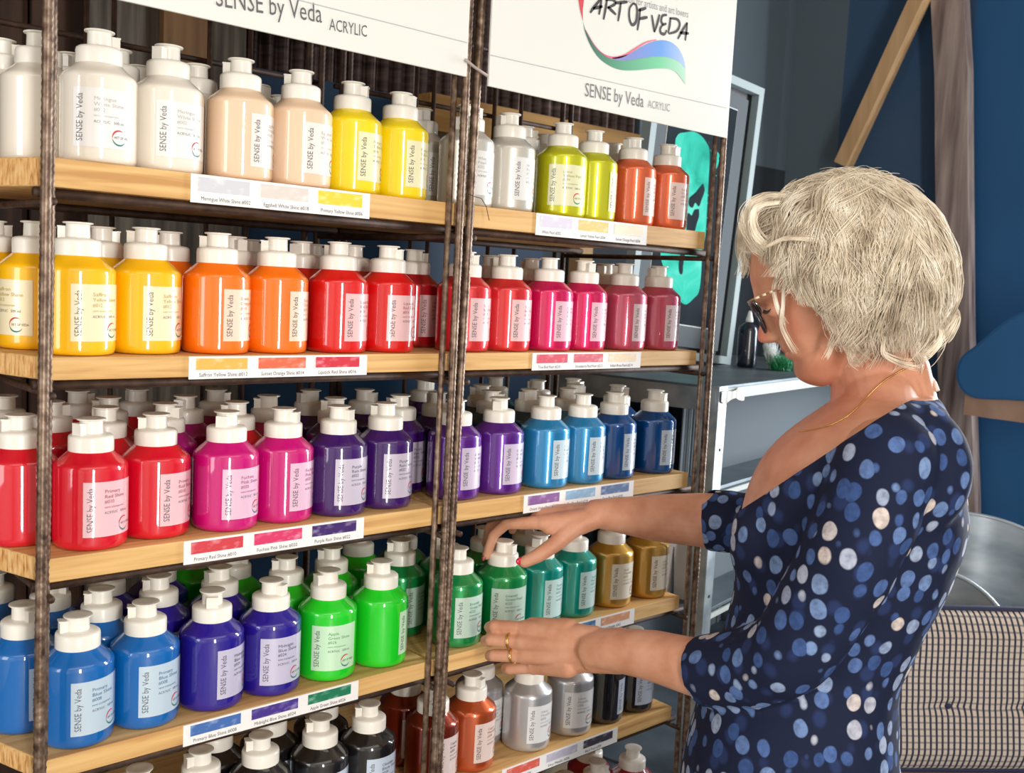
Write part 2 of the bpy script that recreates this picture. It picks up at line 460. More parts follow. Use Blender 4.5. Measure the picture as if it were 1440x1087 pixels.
ORD = {1: 'top', 2: 'second', 3: 'third', 4: 'fourth', 5: 'fifth', 6: 'lowest'}
for k in ZS:
    for side in 'LR':
        z1 = ZS[k]; z0 = z1-TH[k]
        if side == 'L': poly = [(-.002, 0), (.556, 0), (.556, DEP), (-.126, DEP)]
        else: poly = [(.561, 0), (1.153, 0), (1.153, DEP), (.561, DEP)]
        g = G(); n = 4
        vs = [(x, y, z0) for x, y in poly]+[(x, y, z1) for x, y in poly]
        fs = [(0, 3, 2, 1), (4, 5, 6, 7), (0, 1, 5, 4), (1, 2, 6, 5), (2, 3, 7, 6), (3, 0, 4, 7)]
        g.add(vs, fs)
        g.mi = [0, 0, 0, 1, 0, 1]
        o = mk('shelf_board', g, [PINE, PINEROUGH], bevel=.0015)
        tag(o, 'pale pine shelf board, %s level of the %s rack' % (ORD[k], 'left' if side == 'L' else 'right'), 'shelf', 'pine shelf boards')
# ============================================================ swatch strips on the board fronts
def swmat(c):
    c2 = tuple(min(255, int(v*.55+255*.45)) for v in c)
    return noisy('swatch_%d_%d_%d' % c, [c, c, c2], (1, 1, 2), 60, 5, .5, pos=[.2, .5, .75])
STR = [(1, 'L', .161, .416, [('Meringue White Shine #002', (206, 206, 212)), ('Eggshell White Shine #018', (218, 208, 200)), ('Primary Yellow Shine #006', (238, 206, 60))], 'white, cream and yellow'),
 (1, 'R', .726, .989, [('White Pearl #202', (214, 208, 224)), ('Lemon Yellow Pearl #204', (226, 196, 120)), ('Sunset Orange Pearl #206', (244, 232, 206))], 'lilac grey, ochre and cream'),
 (2, 'L', .163, .421, [('Saffron Yellow Shine #012', (226, 178, 84)), ('Sunset Orange Shine #014', (220, 104, 72)), ('Lipstick Red Shine #016', (206, 48, 66))], 'ochre, coral and red'),
 (2, 'R', .734, .994, [('True Red Pearl #210', (212, 76, 96)), ('Strawberry Red Pearl #212', (206, 92, 108)), ('Indian Rose Pearl #214', (238, 214, 180))], 'pink red and pale yellow'),
 (3, 'L', .161, .426, [('Primary Red Shine #010', (206, 62, 72)), ('Fuchsia Pink Shine #020', (214, 54, 104)), ('Purple Rain Shine #022', (62, 34, 104))], 'red, pink and purple'),
 (3, 'R', .732, .997, [('Orient Violet Pearl #216', (132, 88, 150)), ('Sky Blue Pearl #218', (136, 176, 208)), ('Deep Blue Pearl #220', (84, 110, 160))], 'violet, sky blue and blue'),
 (4, 'L', .165, .427, [('Primary Blue Shine #008', (66, 108, 176)), ('Midnight Blue Shine #024', (70, 48, 140)), ('Apple Green Shine #026', (24, 120, 84))], 'blue, indigo and green'),
 (4, 'R', .746, 1.022, [('Emerald Pearl #222', (60, 140, 110)), ('Turquoise Pearl #224', (60, 106, 152)), ('Gold Metallic #302', (214, 150, 110))], 'green, blue and copper'),
 (5, 'R', .716, .997, [('Copper Metallic #304', (218, 96, 80)), ('Silver Metallic #306', (190, 186, 204)), ('Black Pearl #308', (56, 50, 66))], 'red, silver and black')]
for k, side, xa, xb, sw, words in STR:
    zt = ZS[k]-.0005; h = TH[k]+.002
    r = thing('swatch_strip', ((xa+xb)/2, -.001, zt-h/2), 'white swatch strip with %s patches on the %s shelf edge' % (words, ORD[k]), 'label', 'swatch strips on the shelf edges')
    g = G(); g.box(((xa+xb)/2, -.0012, zt-h/2), (xb-xa, .0012, h)); part('paper', g, PAPER, r)
    L = xb-xa; g = G()
    for i, (nm, c) in enumerate(sw):
        a = xa+L*(.035+.325*i); b = a+L*.265
        q = G(); q.box(((a+b)/2, -.0021, zt-h*.34), (b-a, .0006, h*.5)); part('swatch', q, swmat(c), r)
        flat_text(g, nm, (a+.004, -.0020, zt-h*.9), (1, 0, 0), (0, 0, 1), .0068, min(b-a, .0026*len(nm)))
    part('lettering', g, INK, r)
# ============================================================ paint bottles
PC = dict(white=(236, 228, 214), eggshell=(236, 204, 172), yellow=(248, 218, 0), pearl=(214, 210, 200), lime=(206, 208, 8), coral=(234, 104, 56),
 saffron=(252, 190, 0), orange=(252, 116, 0), red=(216, 4, 8), crimson=(196, 24, 38), coralred=(226, 44, 52), magenta=(220, 16, 96), rose=(206, 82, 112),
 primred=(212, 0, 36), fuchsia=(200, 0, 116), fuchsia_shade=(170, 0, 116), purple=(56, 8, 98), violet=(96, 34, 146), tealblue=(8, 70, 98), sky=(40, 140, 198), deepblue=(0, 80, 150),  # the darker fuchsia is the same paint with back-row shade painted in
 blue=(0, 100, 178), indigo=(32, 12, 138), green=(24, 190, 30), apple=(20, 206, 34), emerald=(14, 146, 74), teal=(0, 150, 134), gold=(204, 156, 56), black=(16, 14, 16),
 darkcopper=(132, 44, 22), copper=(206, 92, 46), silver=(196, 196, 198), wine=(150, 0, 34))
NM = dict(white=('white', ['Meringue', 'White Shine', '#002']), eggshell=('eggshell', ['Eggshell', 'White Shine', '#018']), yellow=('bright yellow', ['Primary', 'Yellow Shine', '#006']),
 pearl=('pearl white', ['White', 'Pearl', '#202']), lime=('lime yellow', ['Lemon', 'Yellow Pearl', '#204']), coral=('coral orange', ['Sunset', 'Orange Pearl', '#206']),
 saffron=('saffron yellow', ['Saffron', 'Yellow Shine', '#012']), orange=('orange', ['Sunset', 'Orange Shine', '#014']), red=('lipstick red', ['Lipstick', 'Red Shine', '#016']),
 crimson=('crimson', ['Lipstick', 'Red Shine', '#016']), coralred=('coral red', ['True', 'Red Pearl', '#210']), magenta=('magenta red', ['Strawberry', 'Red Pearl', '#212']),
 rose=('old rose', ['Indian', 'Rose Pearl', '#214']), primred=('primary red', ['Primary', 'Red Shine', '#010']), fuchsia=('fuchsia', ['Fuchsia', 'Pink Shine', '#020']),
 fuchsia_shade=('plum magenta', ['Fuchsia', 'Pink Shine', '#020']), purple=('dark purple', ['Purple', 'Rain Shine', '#022']), violet=('pearly violet', ['Orient', 'Violet Pearl', '#216']),
 tealblue=('dark teal blue', ['Petrol', 'Blue Pearl', '#217']), sky=('sky blue', ['Sky', 'Blue Pearl', '#218']), deepblue=('deep blue', ['Deep', 'Blue Pearl', '#220']),
 blue=('primary blue', ['Primary', 'Blue Shine', '#008']), indigo=('indigo', ['Midnight', 'Blue Shine', '#024']), green=('green', ['Apple', 'Green Shine', '#026']),
 apple=('apple green', ['Apple', 'Green Shine', '#026']), emerald=('emerald green', ['Emerald', 'Green Pearl', '#222']), teal=('turquoise', ['Turquoise', 'Pearl', '#224']),
 gold=('gold', ['Gold', 'Metallic', '#302']), black=('black', ['Obsidian', 'Black Shine', '#028']), darkcopper=('dark copper', ['Copper', 'Brown', '#303']),
 copper=('copper', ['Copper', 'Metallic', '#304']), silver=('silver', ['Silver', 'Metallic', '#306']), wine=('wine red', ['Bordeaux', 'Red', '#011']))
PEARL = {'pearl', 'lime', 'coral', 'coralred', 'magenta', 'rose', 'violet', 'tealblue', 'sky', 'deepblue', 'emerald', 'teal', 'gold', 'darkcopper', 'copper', 'silver', 'crimson'}
RB = .0424
prof = [(.0, .0), (.035, .0), (.0388, .0005), (.0412, .0024), (.0422, .006), (RB, .011), (RB, .0935), (.0423, .0960), (.0417, .0985), (.0402, .1008), (.0380, .1028), (.0300, .1097), (.0264, .1130), (.0250, .1145), (.0245, .1155)]
g = G(); g.lathe(prof[1:], 40); ME_BODY = g.mesh('bottle_body'); ME_BODY.polygons.foreach_set('use_smooth', [len(p.vertices) == 4 for p in ME_BODY.polygons])
CAPM = mat('ivory_plastic', (240, 235, 224), .32, coat=.15)
g = G(); g.lathe([(.0252, .1138), (.0259, .1143), (.0259, .1290), (.0253, .1316), (.0230, .1334), (.0185, .1343), (.0150, .1347), (.0138, .1352)], 36)
for k in range(5): pass
ME_CAP = g.mesh('cap'); ME_CAP.polygons.foreach_set('use_smooth', [len(p.vertices) == 4 for p in ME_CAP.polygons])
g = G(); g.lathe([(.0136, .1335), (.0131, .1498), (.0138, .1505), (.0163, .1509), (.0168, .1516), (.0167, .1525), (.0152, .1530), (.0090, .1525), (.0060, .1523)], 32)
g.box((.0165, 0, .1405), (.0095, .0145, .0145)); g.box((.0200, 0, .1474), (.0045, .0130, .0016))
ME_LID = g.mesh('flip_lid'); ME_LID.polygons.foreach_set('use_smooth', [len(p.vertices) == 4 and i > 12 for i, p in enumerate(ME_LID.polygons)])
try: ME_LID.set_sharp_from_angle(angle=radians(35)); ME_CAP.set_sharp_from_angle(angle=radians(50)); ME_BODY.set_sharp_from_angle(angle=radians(50))
except Exception: pass
LW, LH, LZ = .070, .0655, .0170
def bend(pts, r):
    return [(r*cos(x/RB), r*sin(x/RB), z) for x, z in pts]
g = G(); n = 22
vs = bend([(LW*(i/n-.5), LZ+LH*j) for j in (0, 1) for i in range(n+1)], RB+.0005)
g.add(vs, [(i, i+1, n+2+i, n+1+i) for i in range(n)]); vs = bend([(LW*(i/n-.5), LZ+LH*j) for j in (0, 1) for i in range(n+1)], RB+.00005)
g.add(vs, [(i+1, i, n+1+i, n+2+i) for i in range(n)])
ME_LABEL = g.mesh('label'); ME_LABEL.polygons.foreach_set('use_smooth', [True]*len(ME_LABEL.polygons))
g = G()
def ltext(g, s, x, z, size, width, mi=0, vert=False):
    vs, fs = text2d(s, size, width)
    if vert: P2 = [(x-b, z+a) for a, b in vs]
    else: P2 = [(x+a, z+b) for a, b in vs]
    g.add(bend(P2, RB+.0008), fs, mi)
def arc(g, cx_, cz_, r, a0, a1, w0, w1, mi, n=12, rad=None):
    P2 = []
    for i in range(n+1):
        t = i/n; a = radians(a0+(a1-a0)*t); w = w0*sin(pi*min(1, t*1.0+.02))+w1
        P2 += [(cx_+(r-w/2)*cos(a), cz_+(r-w/2)*sin(a)), (cx_+(r+w/2)*cos(a), cz_+(r+w/2)*sin(a))]
    g.add(bend(P2, RB+.0008), [(2*i, 2*i+1, 2*i+3, 2*i+2) for i in range(n)], mi)
lx, lz = .0165, LZ+.0125
arc(g, lx, lz, .0082, 60, 190, .0016, .0003, 0); arc(g, lx, lz, .0082, 190, 330, .0016, .0003, 1)
ltext(g, 'ART OF VEDA', lx-.0062, lz-.0012, .0042, .0205, 2)
ME_LOGO = g.mesh('logo')
LOGO = [mat('logo_red', (196, 50, 60), .6), mat('logo_teal', (50, 120, 120), .6), mat('logo_black', (60, 58, 62), .6)]
LM = {}; NI = {}
def make_bottle_meshes(c):
    col = PC[c]; pearl = c in PEARL
    m = mat('paint_'+c, col, .42 if not pearl else .32, metal=(.35 if pearl else 0), coat=1., spec=.3); m.node_tree.nodes['Principled BSDF'].inputs['Coat IOR'].default_value = 1.75
    if c in ('copper', 'silver', 'gold', 'darkcopper'): m.node_tree.nodes['Principled BSDF'].inputs['Metallic'].default_value = .6
    if not pearl:
        bb = m.node_tree.nodes['Principled BSDF']; bb.inputs['Subsurface Weight'].default_value = 0
    t = .80; lc = tuple(int(240*t+v*(1-t)) for v in col)
    if c == 'black': lc = (196, 208, 226)
    lm = mat('label_'+c, lc, .35, coat=1.); lm.node_tree.nodes['Principled BSDF'].inputs['Coat IOR'].default_value = 1.7
    dark = sum(col) < 200
    tint = tuple(int(v*.45+70) for v in col) if not dark else (84, 84, 100)
    g = G(); ltext(g, 'SENSE by Veda', -LW/2+.0115, LZ+.0055, .0106, .0530, 0, True)
    for i, s in enumerate(NM[c][1]): ltext(g, s, -.0115, LZ+LH-.0135-.0062*i, .0060, .0030*len(s), 1)
    ltext(g, 'semi transparent', -.0115, LZ+LH-.0315, .0036, .027, 1); ltext(g, 'ACRYLIC   500 ml', -.0115, LZ+LH-.0385, .0044, .033, 0)
    me = g.mesh('lettering'); me.materials.append(mat('label_ink', (96, 92, 98), .6)); me.materials.append(mat('ink_'+c, tint, .6))
    me.polygons.foreach_set('material_index', g.mi)
    LM[c] = (m, lm, me)
ROOTS = []
BL = [l.split() for l in BOTTLES.strip().splitlines()]
cnt = {}
REC = []
for s, u, c, x, y, la, ta, row in BL: REC.append((int(s), u, c, float(x), float(y), radians(float(la)), radians(float(ta)), int(row)))
# ---- labels
fronts = {}
for i, r_ in enumerate(REC):
    if r_[7] == 1: fronts.setdefault((r_[0], r_[2]), []).append(i)
LAB = {}; DESC = {}
for (s, c), ids in fronts.items():
    ids.sort(key=lambda i: REC[i][3]); n = len(ids)
    if (s, c) == (5, 'black'): w = ['leftmost', 'second from left', 'middle', 'fourth from left', 'fifth from left', 'sixth from left', 'rightmost']
    else: w = {1: ['only'], 2: ['left', 'right'], 3: ['left', 'middle', 'right'], 4: ['leftmost', 'second', 'third', 'rightmost']}[n]
    for i, ww in zip(ids, w):
        DESC[i] = (ww+' ' if ww != 'only' else '')+NM[c][0]
        LAB[i] = '%s paint bottle, %s in the front row of the %s shelf' % (NM[c][0], ww+(' one' if ww in ('only', 'left', 'right', 'middle', 'second', 'third') and ww != 'only' else ''), ORD[s])
used = set(LAB.values())
RW = {2: 'second', 3: 'third', 4: 'back'}
for i, r_ in enumerate(REC):
    if i in LAB: continue
    s, u, c, x, y = r_[:5]
    fr = [j for j in DESC if REC[j][0] == s]
    vd = Vector((x-CAM.x, y-CAM.y)).normalized()
    fr.sort(key=lambda j: abs((REC[j][3]-x)*vd.y-(REC[j][4]-y)*vd.x))
    for j in fr:
        lab = '%s paint bottle, %s row behind the %s one, %s shelf' % (NM[c][0], RW[r_[7]], DESC[j], ORD[s])
        if lab not in used: break
    used.add(lab); LAB[i] = lab
for i, (s, u, c, x, y, la, ta, row) in enumerate(REC):
    if c not in LM: make_bottle_meshes(c)
    m, lm, lme = LM[c]; z = ZS[s]+.0003
    grp = '%s paint bottles on the %s shelf' % (NM[c][0], ORD[s])
    root = thing('paint_bottle', (x, y, z), LAB[i], 'bottle', grp)
    def put(name, me, mm, par, rz):
        o = bpy.data.objects.new(name, me); COL.objects.link(o); o.parent = par; o.rotation_euler = (0, 0, rz)
        if mm is not None:
            mms = mm if isinstance(mm, list) else [mm]
            while len(me.materials) < len(mms): me.materials.append(mms[0])
            for k, q in enumerate(mms):
                o.material_slots[k].link = 'OBJECT'; o.material_slots[k].material = q
        return o
    put('bottle_body', ME_BODY, m, root, 0)
    cp = put('cap', ME_CAP, CAPM, root, 0); put('flip_lid', ME_LID, CAPM, cp, ta)
    lb = put('label', ME_LABEL, lm, root, la)
    put('lettering', lme, None, lb, 0); put('logo', ME_LOGO, LOGO, lb, 0)
# ============================================================ sign boards
YS = -.0225
def signboard(xa, xb, z0, z1, label):
    r = thing('sign_board', ((xa+xb)/2, YS, z0), label, 'sign', 'white sign boards on the racks')
    g = G(); g.box(((xa+xb)/2, YS, (z0+z1)/2), (xb-xa, .004, z1-z0)); part('board', g, SIGN, r, bevel=.0008)
    return r
YT = YS-.0026
s1 = signboard(-.012, .556, .398, .93, 'white sign board at the top left with one line of grey lettering')
s2 = signboard(.597, 1.166, .392, .93, 'white sign board at top right with a colourful wave emblem')
GREY = mat('sign_grey', (96, 94, 98), .6); DGREY = mat('sign_dark', (62, 58, 60), .6)
FINE = mat('fine_line', (196, 198, 200), .6)
def sp(px, py): p = onY(px, py, YT); return p
def sign_text(s, pa, pb, size, m, root):
    a = sp(*pa); b = sp(*pb); d = (b-a); L = d.length; d.normalize(); up = Vector((-d.z, 0, d.x))
    g = G(); flat_text(g, s, a, d, up, size, L); part('lettering', g, m, root)
sign_text('SENSE by Veda', (303, 8), (453, 32), .033, GREY, s1)
sign_text('ACRYLIC', (463, 42), (516, 52), .021, GREY, s1)
sign_text('SENSE by Veda', (822, 135), (905, 151), .030, mat('sign_mid', (116, 114, 118), .6), s2)
sign_text('ACRYLIC', (911, 151), (942, 157), .018, FINE if 0 else mat('sign_light', (150, 150, 152), .6), s2)
sign_text('inspiration for artists and art lovers', (858, -3), (968, 25), .017, MC['sign_light'], s2)
for rt, (p, q) in ((s1, ((420, 0), (657, 60))), (s2, ((688, 77), (1022, 152)))):
    a = sp(*p); b = sp(*q); g = G(); g.tube([a, b], .0006, 4); part('fine_line', g, FINE, rt)
g = G()
def C5(p): return sp(760+p[0]/5.143, p[1]/5.143)
def bez(pts, k=6):
    out = []
    n = len(pts)
    for i in range(n-1):
        p0 = Vector(pts[max(i-1, 0)]); p1 = Vector(pts[i]); p2 = Vector(pts[i+1]); p3 = Vector(pts[min(i+2, n-1)])
        for j in range(k):
            t = j/k; out.append(.5*((2*p1)+(p2-p0)*t+(2*p0-5*p1+4*p2-p3)*t*t+(3*p1-p0-3*p2+p3)*t*t*t))
    out.append(Vector(pts[-1])); return out
STROKES = [[(360, 92), (386, 55), (440, -12)], [(442, -14), (436, 40), (424, 106)], [(380, 62), (450, 46)],
 [(482, -4), (472, 60), (457, 142)], [(470, 0), (525, -2), (540, 28), (484, 58)], [(488, 50), (515, 75), (548, 106)],
 [(582, 18), (574, 80), (562, 154)], [(540, 22), (630, 14)],
 [(672, 24), (646, 60), (644, 130), (662, 178), (690, 160), (700, 90), (694, 40), (672, 24)],
 [(722, 60), (714, 140), (702, 220)], [(706, 76), (766, 58)], [(716, 136), (776, 124)],
 [(806, 108), (816, 170), (824, 232)], [(824, 232), (846, 170), (862, 104)],
 [(916, 108), (884, 114), (874, 150), (888, 176), (912, 170)], [(888, 176), (868, 206), (872, 238), (898, 246), (914, 218)],
 [(942, 128), (936, 180), (924, 240)], [(934, 132), (990, 140), (1008, 176), (986, 224), (928, 244)],
 [(994, 282), (1024, 226), (1062, 164)], [(1062, 162), (1056, 230), (1048, 294)], [(1008, 236), (1074, 242)]]
for st in STROKES:
    pts = bez(st); n = len(pts)
    a = [C5(p) for p in pts]; vs = []; 
    for i, p in enumerate(a):
        d = (a[min(i+1, n-1)]-a[max(i-1, 0)]).normalized(); up = Vector((-d.z, 0, d.x)); w = .0021*(.75+.5*sin(pi*i/(n-1)))
        vs += [p+up*w, p-up*w]
    g.add(vs, [(2*i, 2*i+1, 2*i+3, 2*i+2) for i in range(n-1)])
part('lettering', g, DGREY, s2)
def wave(top, bot, m, name):
    t = [C5(p) for p in bez(top, 5)]; b = [C5(p) for p in bez(bot, 5)]; g = G(); n = 60
    def samp(l, u):
        q = u*(len(l)-1); i = min(int(q), len(l)-2); return l[i].lerp(l[i+1], q-i)
    vs = []
    for i in range(n+1): vs += [samp(t, i/n), samp(b, i/n)]
    g.add(vs, [(2*i, 2*i+1, 2*i+3, 2*i+2) for i in range(n)]); part(name, g, m, s2)
def fade(name, c0, c1, c2):
    m = mat(name, c0, .5); n, l, b = nodes(m); tc = n.new('ShaderNodeTexCoord'); sx = n.new('ShaderNodeSeparateXYZ')
    mr = n.new('ShaderNodeMapRange'); mr.inputs[1].default_value = -.095; mr.inputs[2].default_value = .235
    rp = n.new('ShaderNodeValToRGB'); e = rp.color_ramp.elements; e[0].color = lin(c0); e[1].color = lin(c2); x = e.new(.55); x.color = lin(c1)
    l.new(tc.outputs['Object'], sx.inputs[0]); l.new(sx.outputs[0], mr.inputs[0]); l.new(mr.outputs[0], rp.inputs[0]); l.new(rp.outputs[0], b.inputs['Base Color']); return m
GRT = [(308, 150), (322, 205), (345, 252), (390, 330), (440, 382), (490, 415), (560, 437), (650, 434), (740, 420), (820, 410), (900, 412), (960, 426), (1010, 454), (1048, 500)]
GRB = [(308, 150), (318, 210), (335, 262), (365, 332), (410, 402), (460, 450), (530, 490), (600, 508), (700, 508), (800, 498), (880, 495), (940, 502), (990, 530), (1050, 612)]
wave(GRT, GRB, fade('wave_green', (46, 92, 84), (108, 196, 148), (226, 236, 232)), 'emblem_wave')
BLT = [(520, 418), (560, 412), (650, 386), (740, 332), (820, 300), (890, 291), (950, 308), (1000, 352), (1034, 420), (1050, 490)]
BLB = [(520, 425), (560, 436), (650, 433), (740, 419), (820, 409), (900, 411), (960, 425), (1000, 446), (1030, 474), (1050, 496)]
wave(BLT, BLB, fade('wave_blue', (150, 100, 160), (96, 150, 220), (222, 230, 240)), 'emblem_wave')
PKT = [(330, 215), (390, 318), (450, 382), (520, 408), (600, 395), (680, 348), (760, 302), (840, 284)]
PKB = [(330, 220), (390, 328), (450, 392), (520, 424), (600, 412), (680, 364), (760, 314), (840, 290)]
wave(PKT, PKB, mat('wave_pink', (222, 100, 130), .5), 'emblem_wave')
wave([(270, -60), (276, 0), (290, 80), (308, 152)], [(306, -60), (314, 0), (306, 80), (309, 152)], mat('wave_red', (206, 66, 76), .5), 'emblem_wave')
# cable tie between the signs
g = G(); g.tube([onY(655, 84, -.03), onY(668, 95, -.02), onY(686, 107, -.03)], .0022, 6)
tag(mk('cable_tie', g, mat('tie_plastic', (176, 164, 156), .4), smooth=True), 'pale plastic cable tie between the two white signs', 'tie')
g = G(); g.tube([onY(656, 271, -.025), onY(666, 276, -.03), onY(677, 279, -.022), onY(684, 291, -.02), onY(688, 310, -.022)], .0006, 5)
part('tie_wire', g, DARKRUST, RACK2)
# ============================================================ galvanised shelving behind the rack
GALV = noisy('galvanised_steel', [(112, 124, 132), (146, 156, 162), (176, 184, 188)], (1, 1, 1), 14, 6, .38, metal=.6, bump=.05)
GALVD = noisy('dull_zinc', [(84, 96, 106), (112, 124, 132)], (1, 1, 1), 9, 6, .45, metal=.5)
ZT1, ZT2, ZT3 = -.09, -.315, -.594
A0 = Vector((1.425, .15)); ux = Vector((.9795, .2014)); uy = Vector((-.2014, .9795)); TWD = .66; TDP = .46
def TP(a, b, z): p = A0+ux*a+uy*b; return Vector((p.x, p.y, z))
root = thing('metal_shelving', TP(0, 0, FLOOR), 'grey galvanised metal shelving unit right of the racks', 'shelving')
rz = Matrix.Rotation(atan2(ux.y, ux.x), 3, 'Z')
LEN = 1.15
for zt, nm in ((ZT1, 'top_shelf'), (ZT2, 'tier'), (ZT3, 'tier'), (-1.0, 'tier')):
    g = G(); g.box(TP(LEN/2, TDP/2, zt-.004), (LEN, TDP, .008), rz); part(nm, g, GALVD, root, bevel=.001)
    g = G(); g.box(TP(LEN/2, -.001, zt-.018), (LEN, .004, .024 if nm == 'top_shelf' else .012), rz); part('edge_rail', g, mat('white_rail', (170, 178, 176), .6), root)
def angle_post(a, b, sa, sb):
    g = G(); zc = (FLOOR+ZT1)/2; h = ZT1-FLOOR
    g.box(TP(a+sa*.02, b, zc), (.04, .003, h), rz); g.box(TP(a, b+sb*.022, zc), (.003, .044, h), rz)
    part('upright', g, GALV, root)
    g = G()
    for k in range(9):
        z = ZT1-.03-.11*k
        g.box(TP(a+sa*.022, b-.002, z), (.006, .002, .006), rz)
    part('bolt_holes', g, mat('hole_dark', (30, 32, 36), .8), root)
angle_post(0, -.004, 1, 1); angle_post(LEN, -.004, -1, 1); angle_post(0, TDP, 1, -1); angle_post(LEN, TDP, -1, -1)
g = G(); g.box(TP(-.004, TDP/2, ZT1-.03), (.004, TDP, .05), rz); part('side_rail', g, GALV, root)
g = G(); g.box(TP(LEN/2, TDP+.004, (ZT1+FLOOR)/2), (LEN, .003, ZT1-FLOOR-.02), rz); part('back_panel', g, mat('grey_panel', (98, 108, 116), .6), root)
g = G()
for a in (.065, .073, .098, .103): g.tube([TP(a, .094, ZT1-.48), TP(a, .094, ZT1-.012)], .0016, 6)
part('back_channel', g, mat('channel', (150, 160, 164), .4, metal=.3), root)
g = G(); g.box(TP(.045+(LEN-.09)/2, .10, (ZT1+ZT2)/2-.16), (LEN-.09, .003, ZT1-ZT2+.28), rz); part('front_panel', g, mat('slate_panel', (78, 88, 96), .8), root)
# tape hanging at the corner
g = G(); a0 = TP(.01, -.006, ZT1-.012); 
vs = []; fs = []
for i in range(13):
    t = i/12; w = .010+.003*sin(9*t)
    c = TP(.005+.115*t, -.009-.002*sin(14*t), ZT1-.020-.003*sin(7*t)); vs += [c+Vector((0, 0, w)), c-Vector((0, 0, w+.003))]
g.add(vs, [(2*i, 2*i+1, 2*i+3, 2*i+2) for i in range(12)])
part('tape', g, noisy('masking_tape', [(150, 148, 140), (184, 182, 174)], (1, 1, 1), 30, 4, .4), root)
# leaning/standing pieces: papers on tier two
for k in range(4):
    g = G(); c = TP(-.30+.03*k, .20+.02*k, ZT2+.0035+.0066*k)
    g.box(c, (.21, .15, .006), Matrix.Rotation(.15*k+.1, 3, 'Z'))
# book stack standing on tier three
BKW = mat('book_white', (236, 236, 236), .5); BKG = mat('book_pages', (190, 194, 198), .7)
names = [(.055, 'thin white booklet, first of the leaning row on the grey shelving'), (.069, 'white booklet, second from left in the leaning row'),
 (.083, 'white booklet, third from left in the leaning row'), (.097, 'white booklet just left of the lettered one'), (.112, 'white booklet with grey vertical SENSE lettering on its cover')]
for i, (a, lab) in enumerate(names):
    lean = .10; hgt = .165; c = TP(a+.008, .11, ZT3)
    R3 = Matrix.Rotation(atan2(ux.y, ux.x)+.0, 3, 'Z') @ Matrix.Rotation(-lean, 3, 'Y')
    r = thing('booklet', tuple(c), lab, 'booklet', 'leaning white booklets')
    g = G(); g.box(c+R3 @ Vector((0, 0, hgt/2+.001)), (.009, .14, hgt), R3); part('pages', g, BKG, r)
    for sx in (-.0052, .0052):
        g = G(); g.box(c+R3 @ Vector((sx, 0, hgt/2+.002)), (.0012, .145, hgt+.003), R3); part('cover', g, BKW, r)
    g = G(); g.box(c+R3 @ Vector((0, -.0715, hgt/2+.002)), (.0115, .0012, hgt+.003), R3); part('spine', g, BKW, r)
    if i == 4:
        g = G(); q = c+R3 @ Vector((.004, -.0725, .006)); flat_text(g, 'SENSE', q+R3 @ Vector((.0, -.0004, 0)), R3 @ Vector((0, 0, 1)), R3 @ Vector((-1, 0, 0)), .014, .085)
        part('lettering', g, INK, r)
# framed painting standing on the shelving
PF = []
YFm = .578
def FP(px, py, dy=0): return onY(px, py, YFm+dy)
fr = thing('framed_painting', tuple(FP(945, 512)), 'large silver framed painting of turquoise blots on black standing on the metal shelving', 'painting')
TL, TR, BR, BL_ = Vector(FP(905, 84)), Vector(FP(1068, 126)), Vector(FP(1020, 512)), Vector(FP(868, 517))
# make it a true rectangle in its plane
exv = (BR-BL_); exv.z = 0; Wd = exv.length; exv.normalize()
upv = (TR-BR); Ht = upv.length; upv.normalize(); exv = (exv-upv*exv.dot(upv)).normalized(); nv = Vector((0, -1, 0))
O0 = Vector(BR)-exv*Wd
O0.z = max(O0.z, ZT1+.0005)
def Q(u, v, d=0): return O0+exv*u+upv*v+nv*d
def bar(g, u0, v0, u1, v1, d0, d1):
    p = [Q(u0, v0, d0), Q(u1, v0, d0), Q(u1, v1, d0), Q(u0, v1, d0)]; g.prism(p, nv*(d1-d0))
SILV = mat('silver_frame', (140, 156, 160), .5)
fw = .022
for a in ((0, 0, Wd, fw), (0, Ht-fw, Wd, Ht), (0, fw, fw, Ht-fw), (Wd-fw, fw, Wd, Ht-fw)):
    g = G(); bar(g, *a, -.012, .018); part('frame_side', g, SILV, fr)
g = G(); bar(g, fw, fw, Wd-fw, Ht-fw, -.012, -.006); part('inner_box', g, mat('frame_black', (14, 18, 26), .5), fr)
g = G(); bar(g, fw+.012, fw+.012, Wd-fw-.024, Ht-fw-.02, -.006, .002); part('mount', g, mat('grey_mount', (92, 100, 106), .9), fr)
mw = .06
g = G(); bar(g, fw+mw-.003, fw+mw+.012-.003, Wd-fw-mw-.012+.003, Ht-fw-mw+.003, .002, .003); part('white_line', g, mat('line_white', (214, 222, 220), .6), fr)
g = G(); bar(g, fw+mw, fw+mw+.012, Wd-fw-mw-.012, Ht-fw-mw, .003, .005); part('canvas', g, noisy('black_canvas', [(24, 32, 40), (34, 44, 52)], (1, 1, 1), 12, 5, .85, spec=.15), fr)
TURQ = noisy('turquoise_paint', [(34, 148, 130), (56, 184, 164), (106, 210, 192)], (1, 1, 1), 9, 7, .85, distort=.8, spec=.1)
def on_canvas(px, py, d):
    dd = W(px, py, 1)-CAM; p0 = Q(0, 0, d); t = (p0-CAM).dot(nv)/dd.dot(nv); return CAM+dd*t
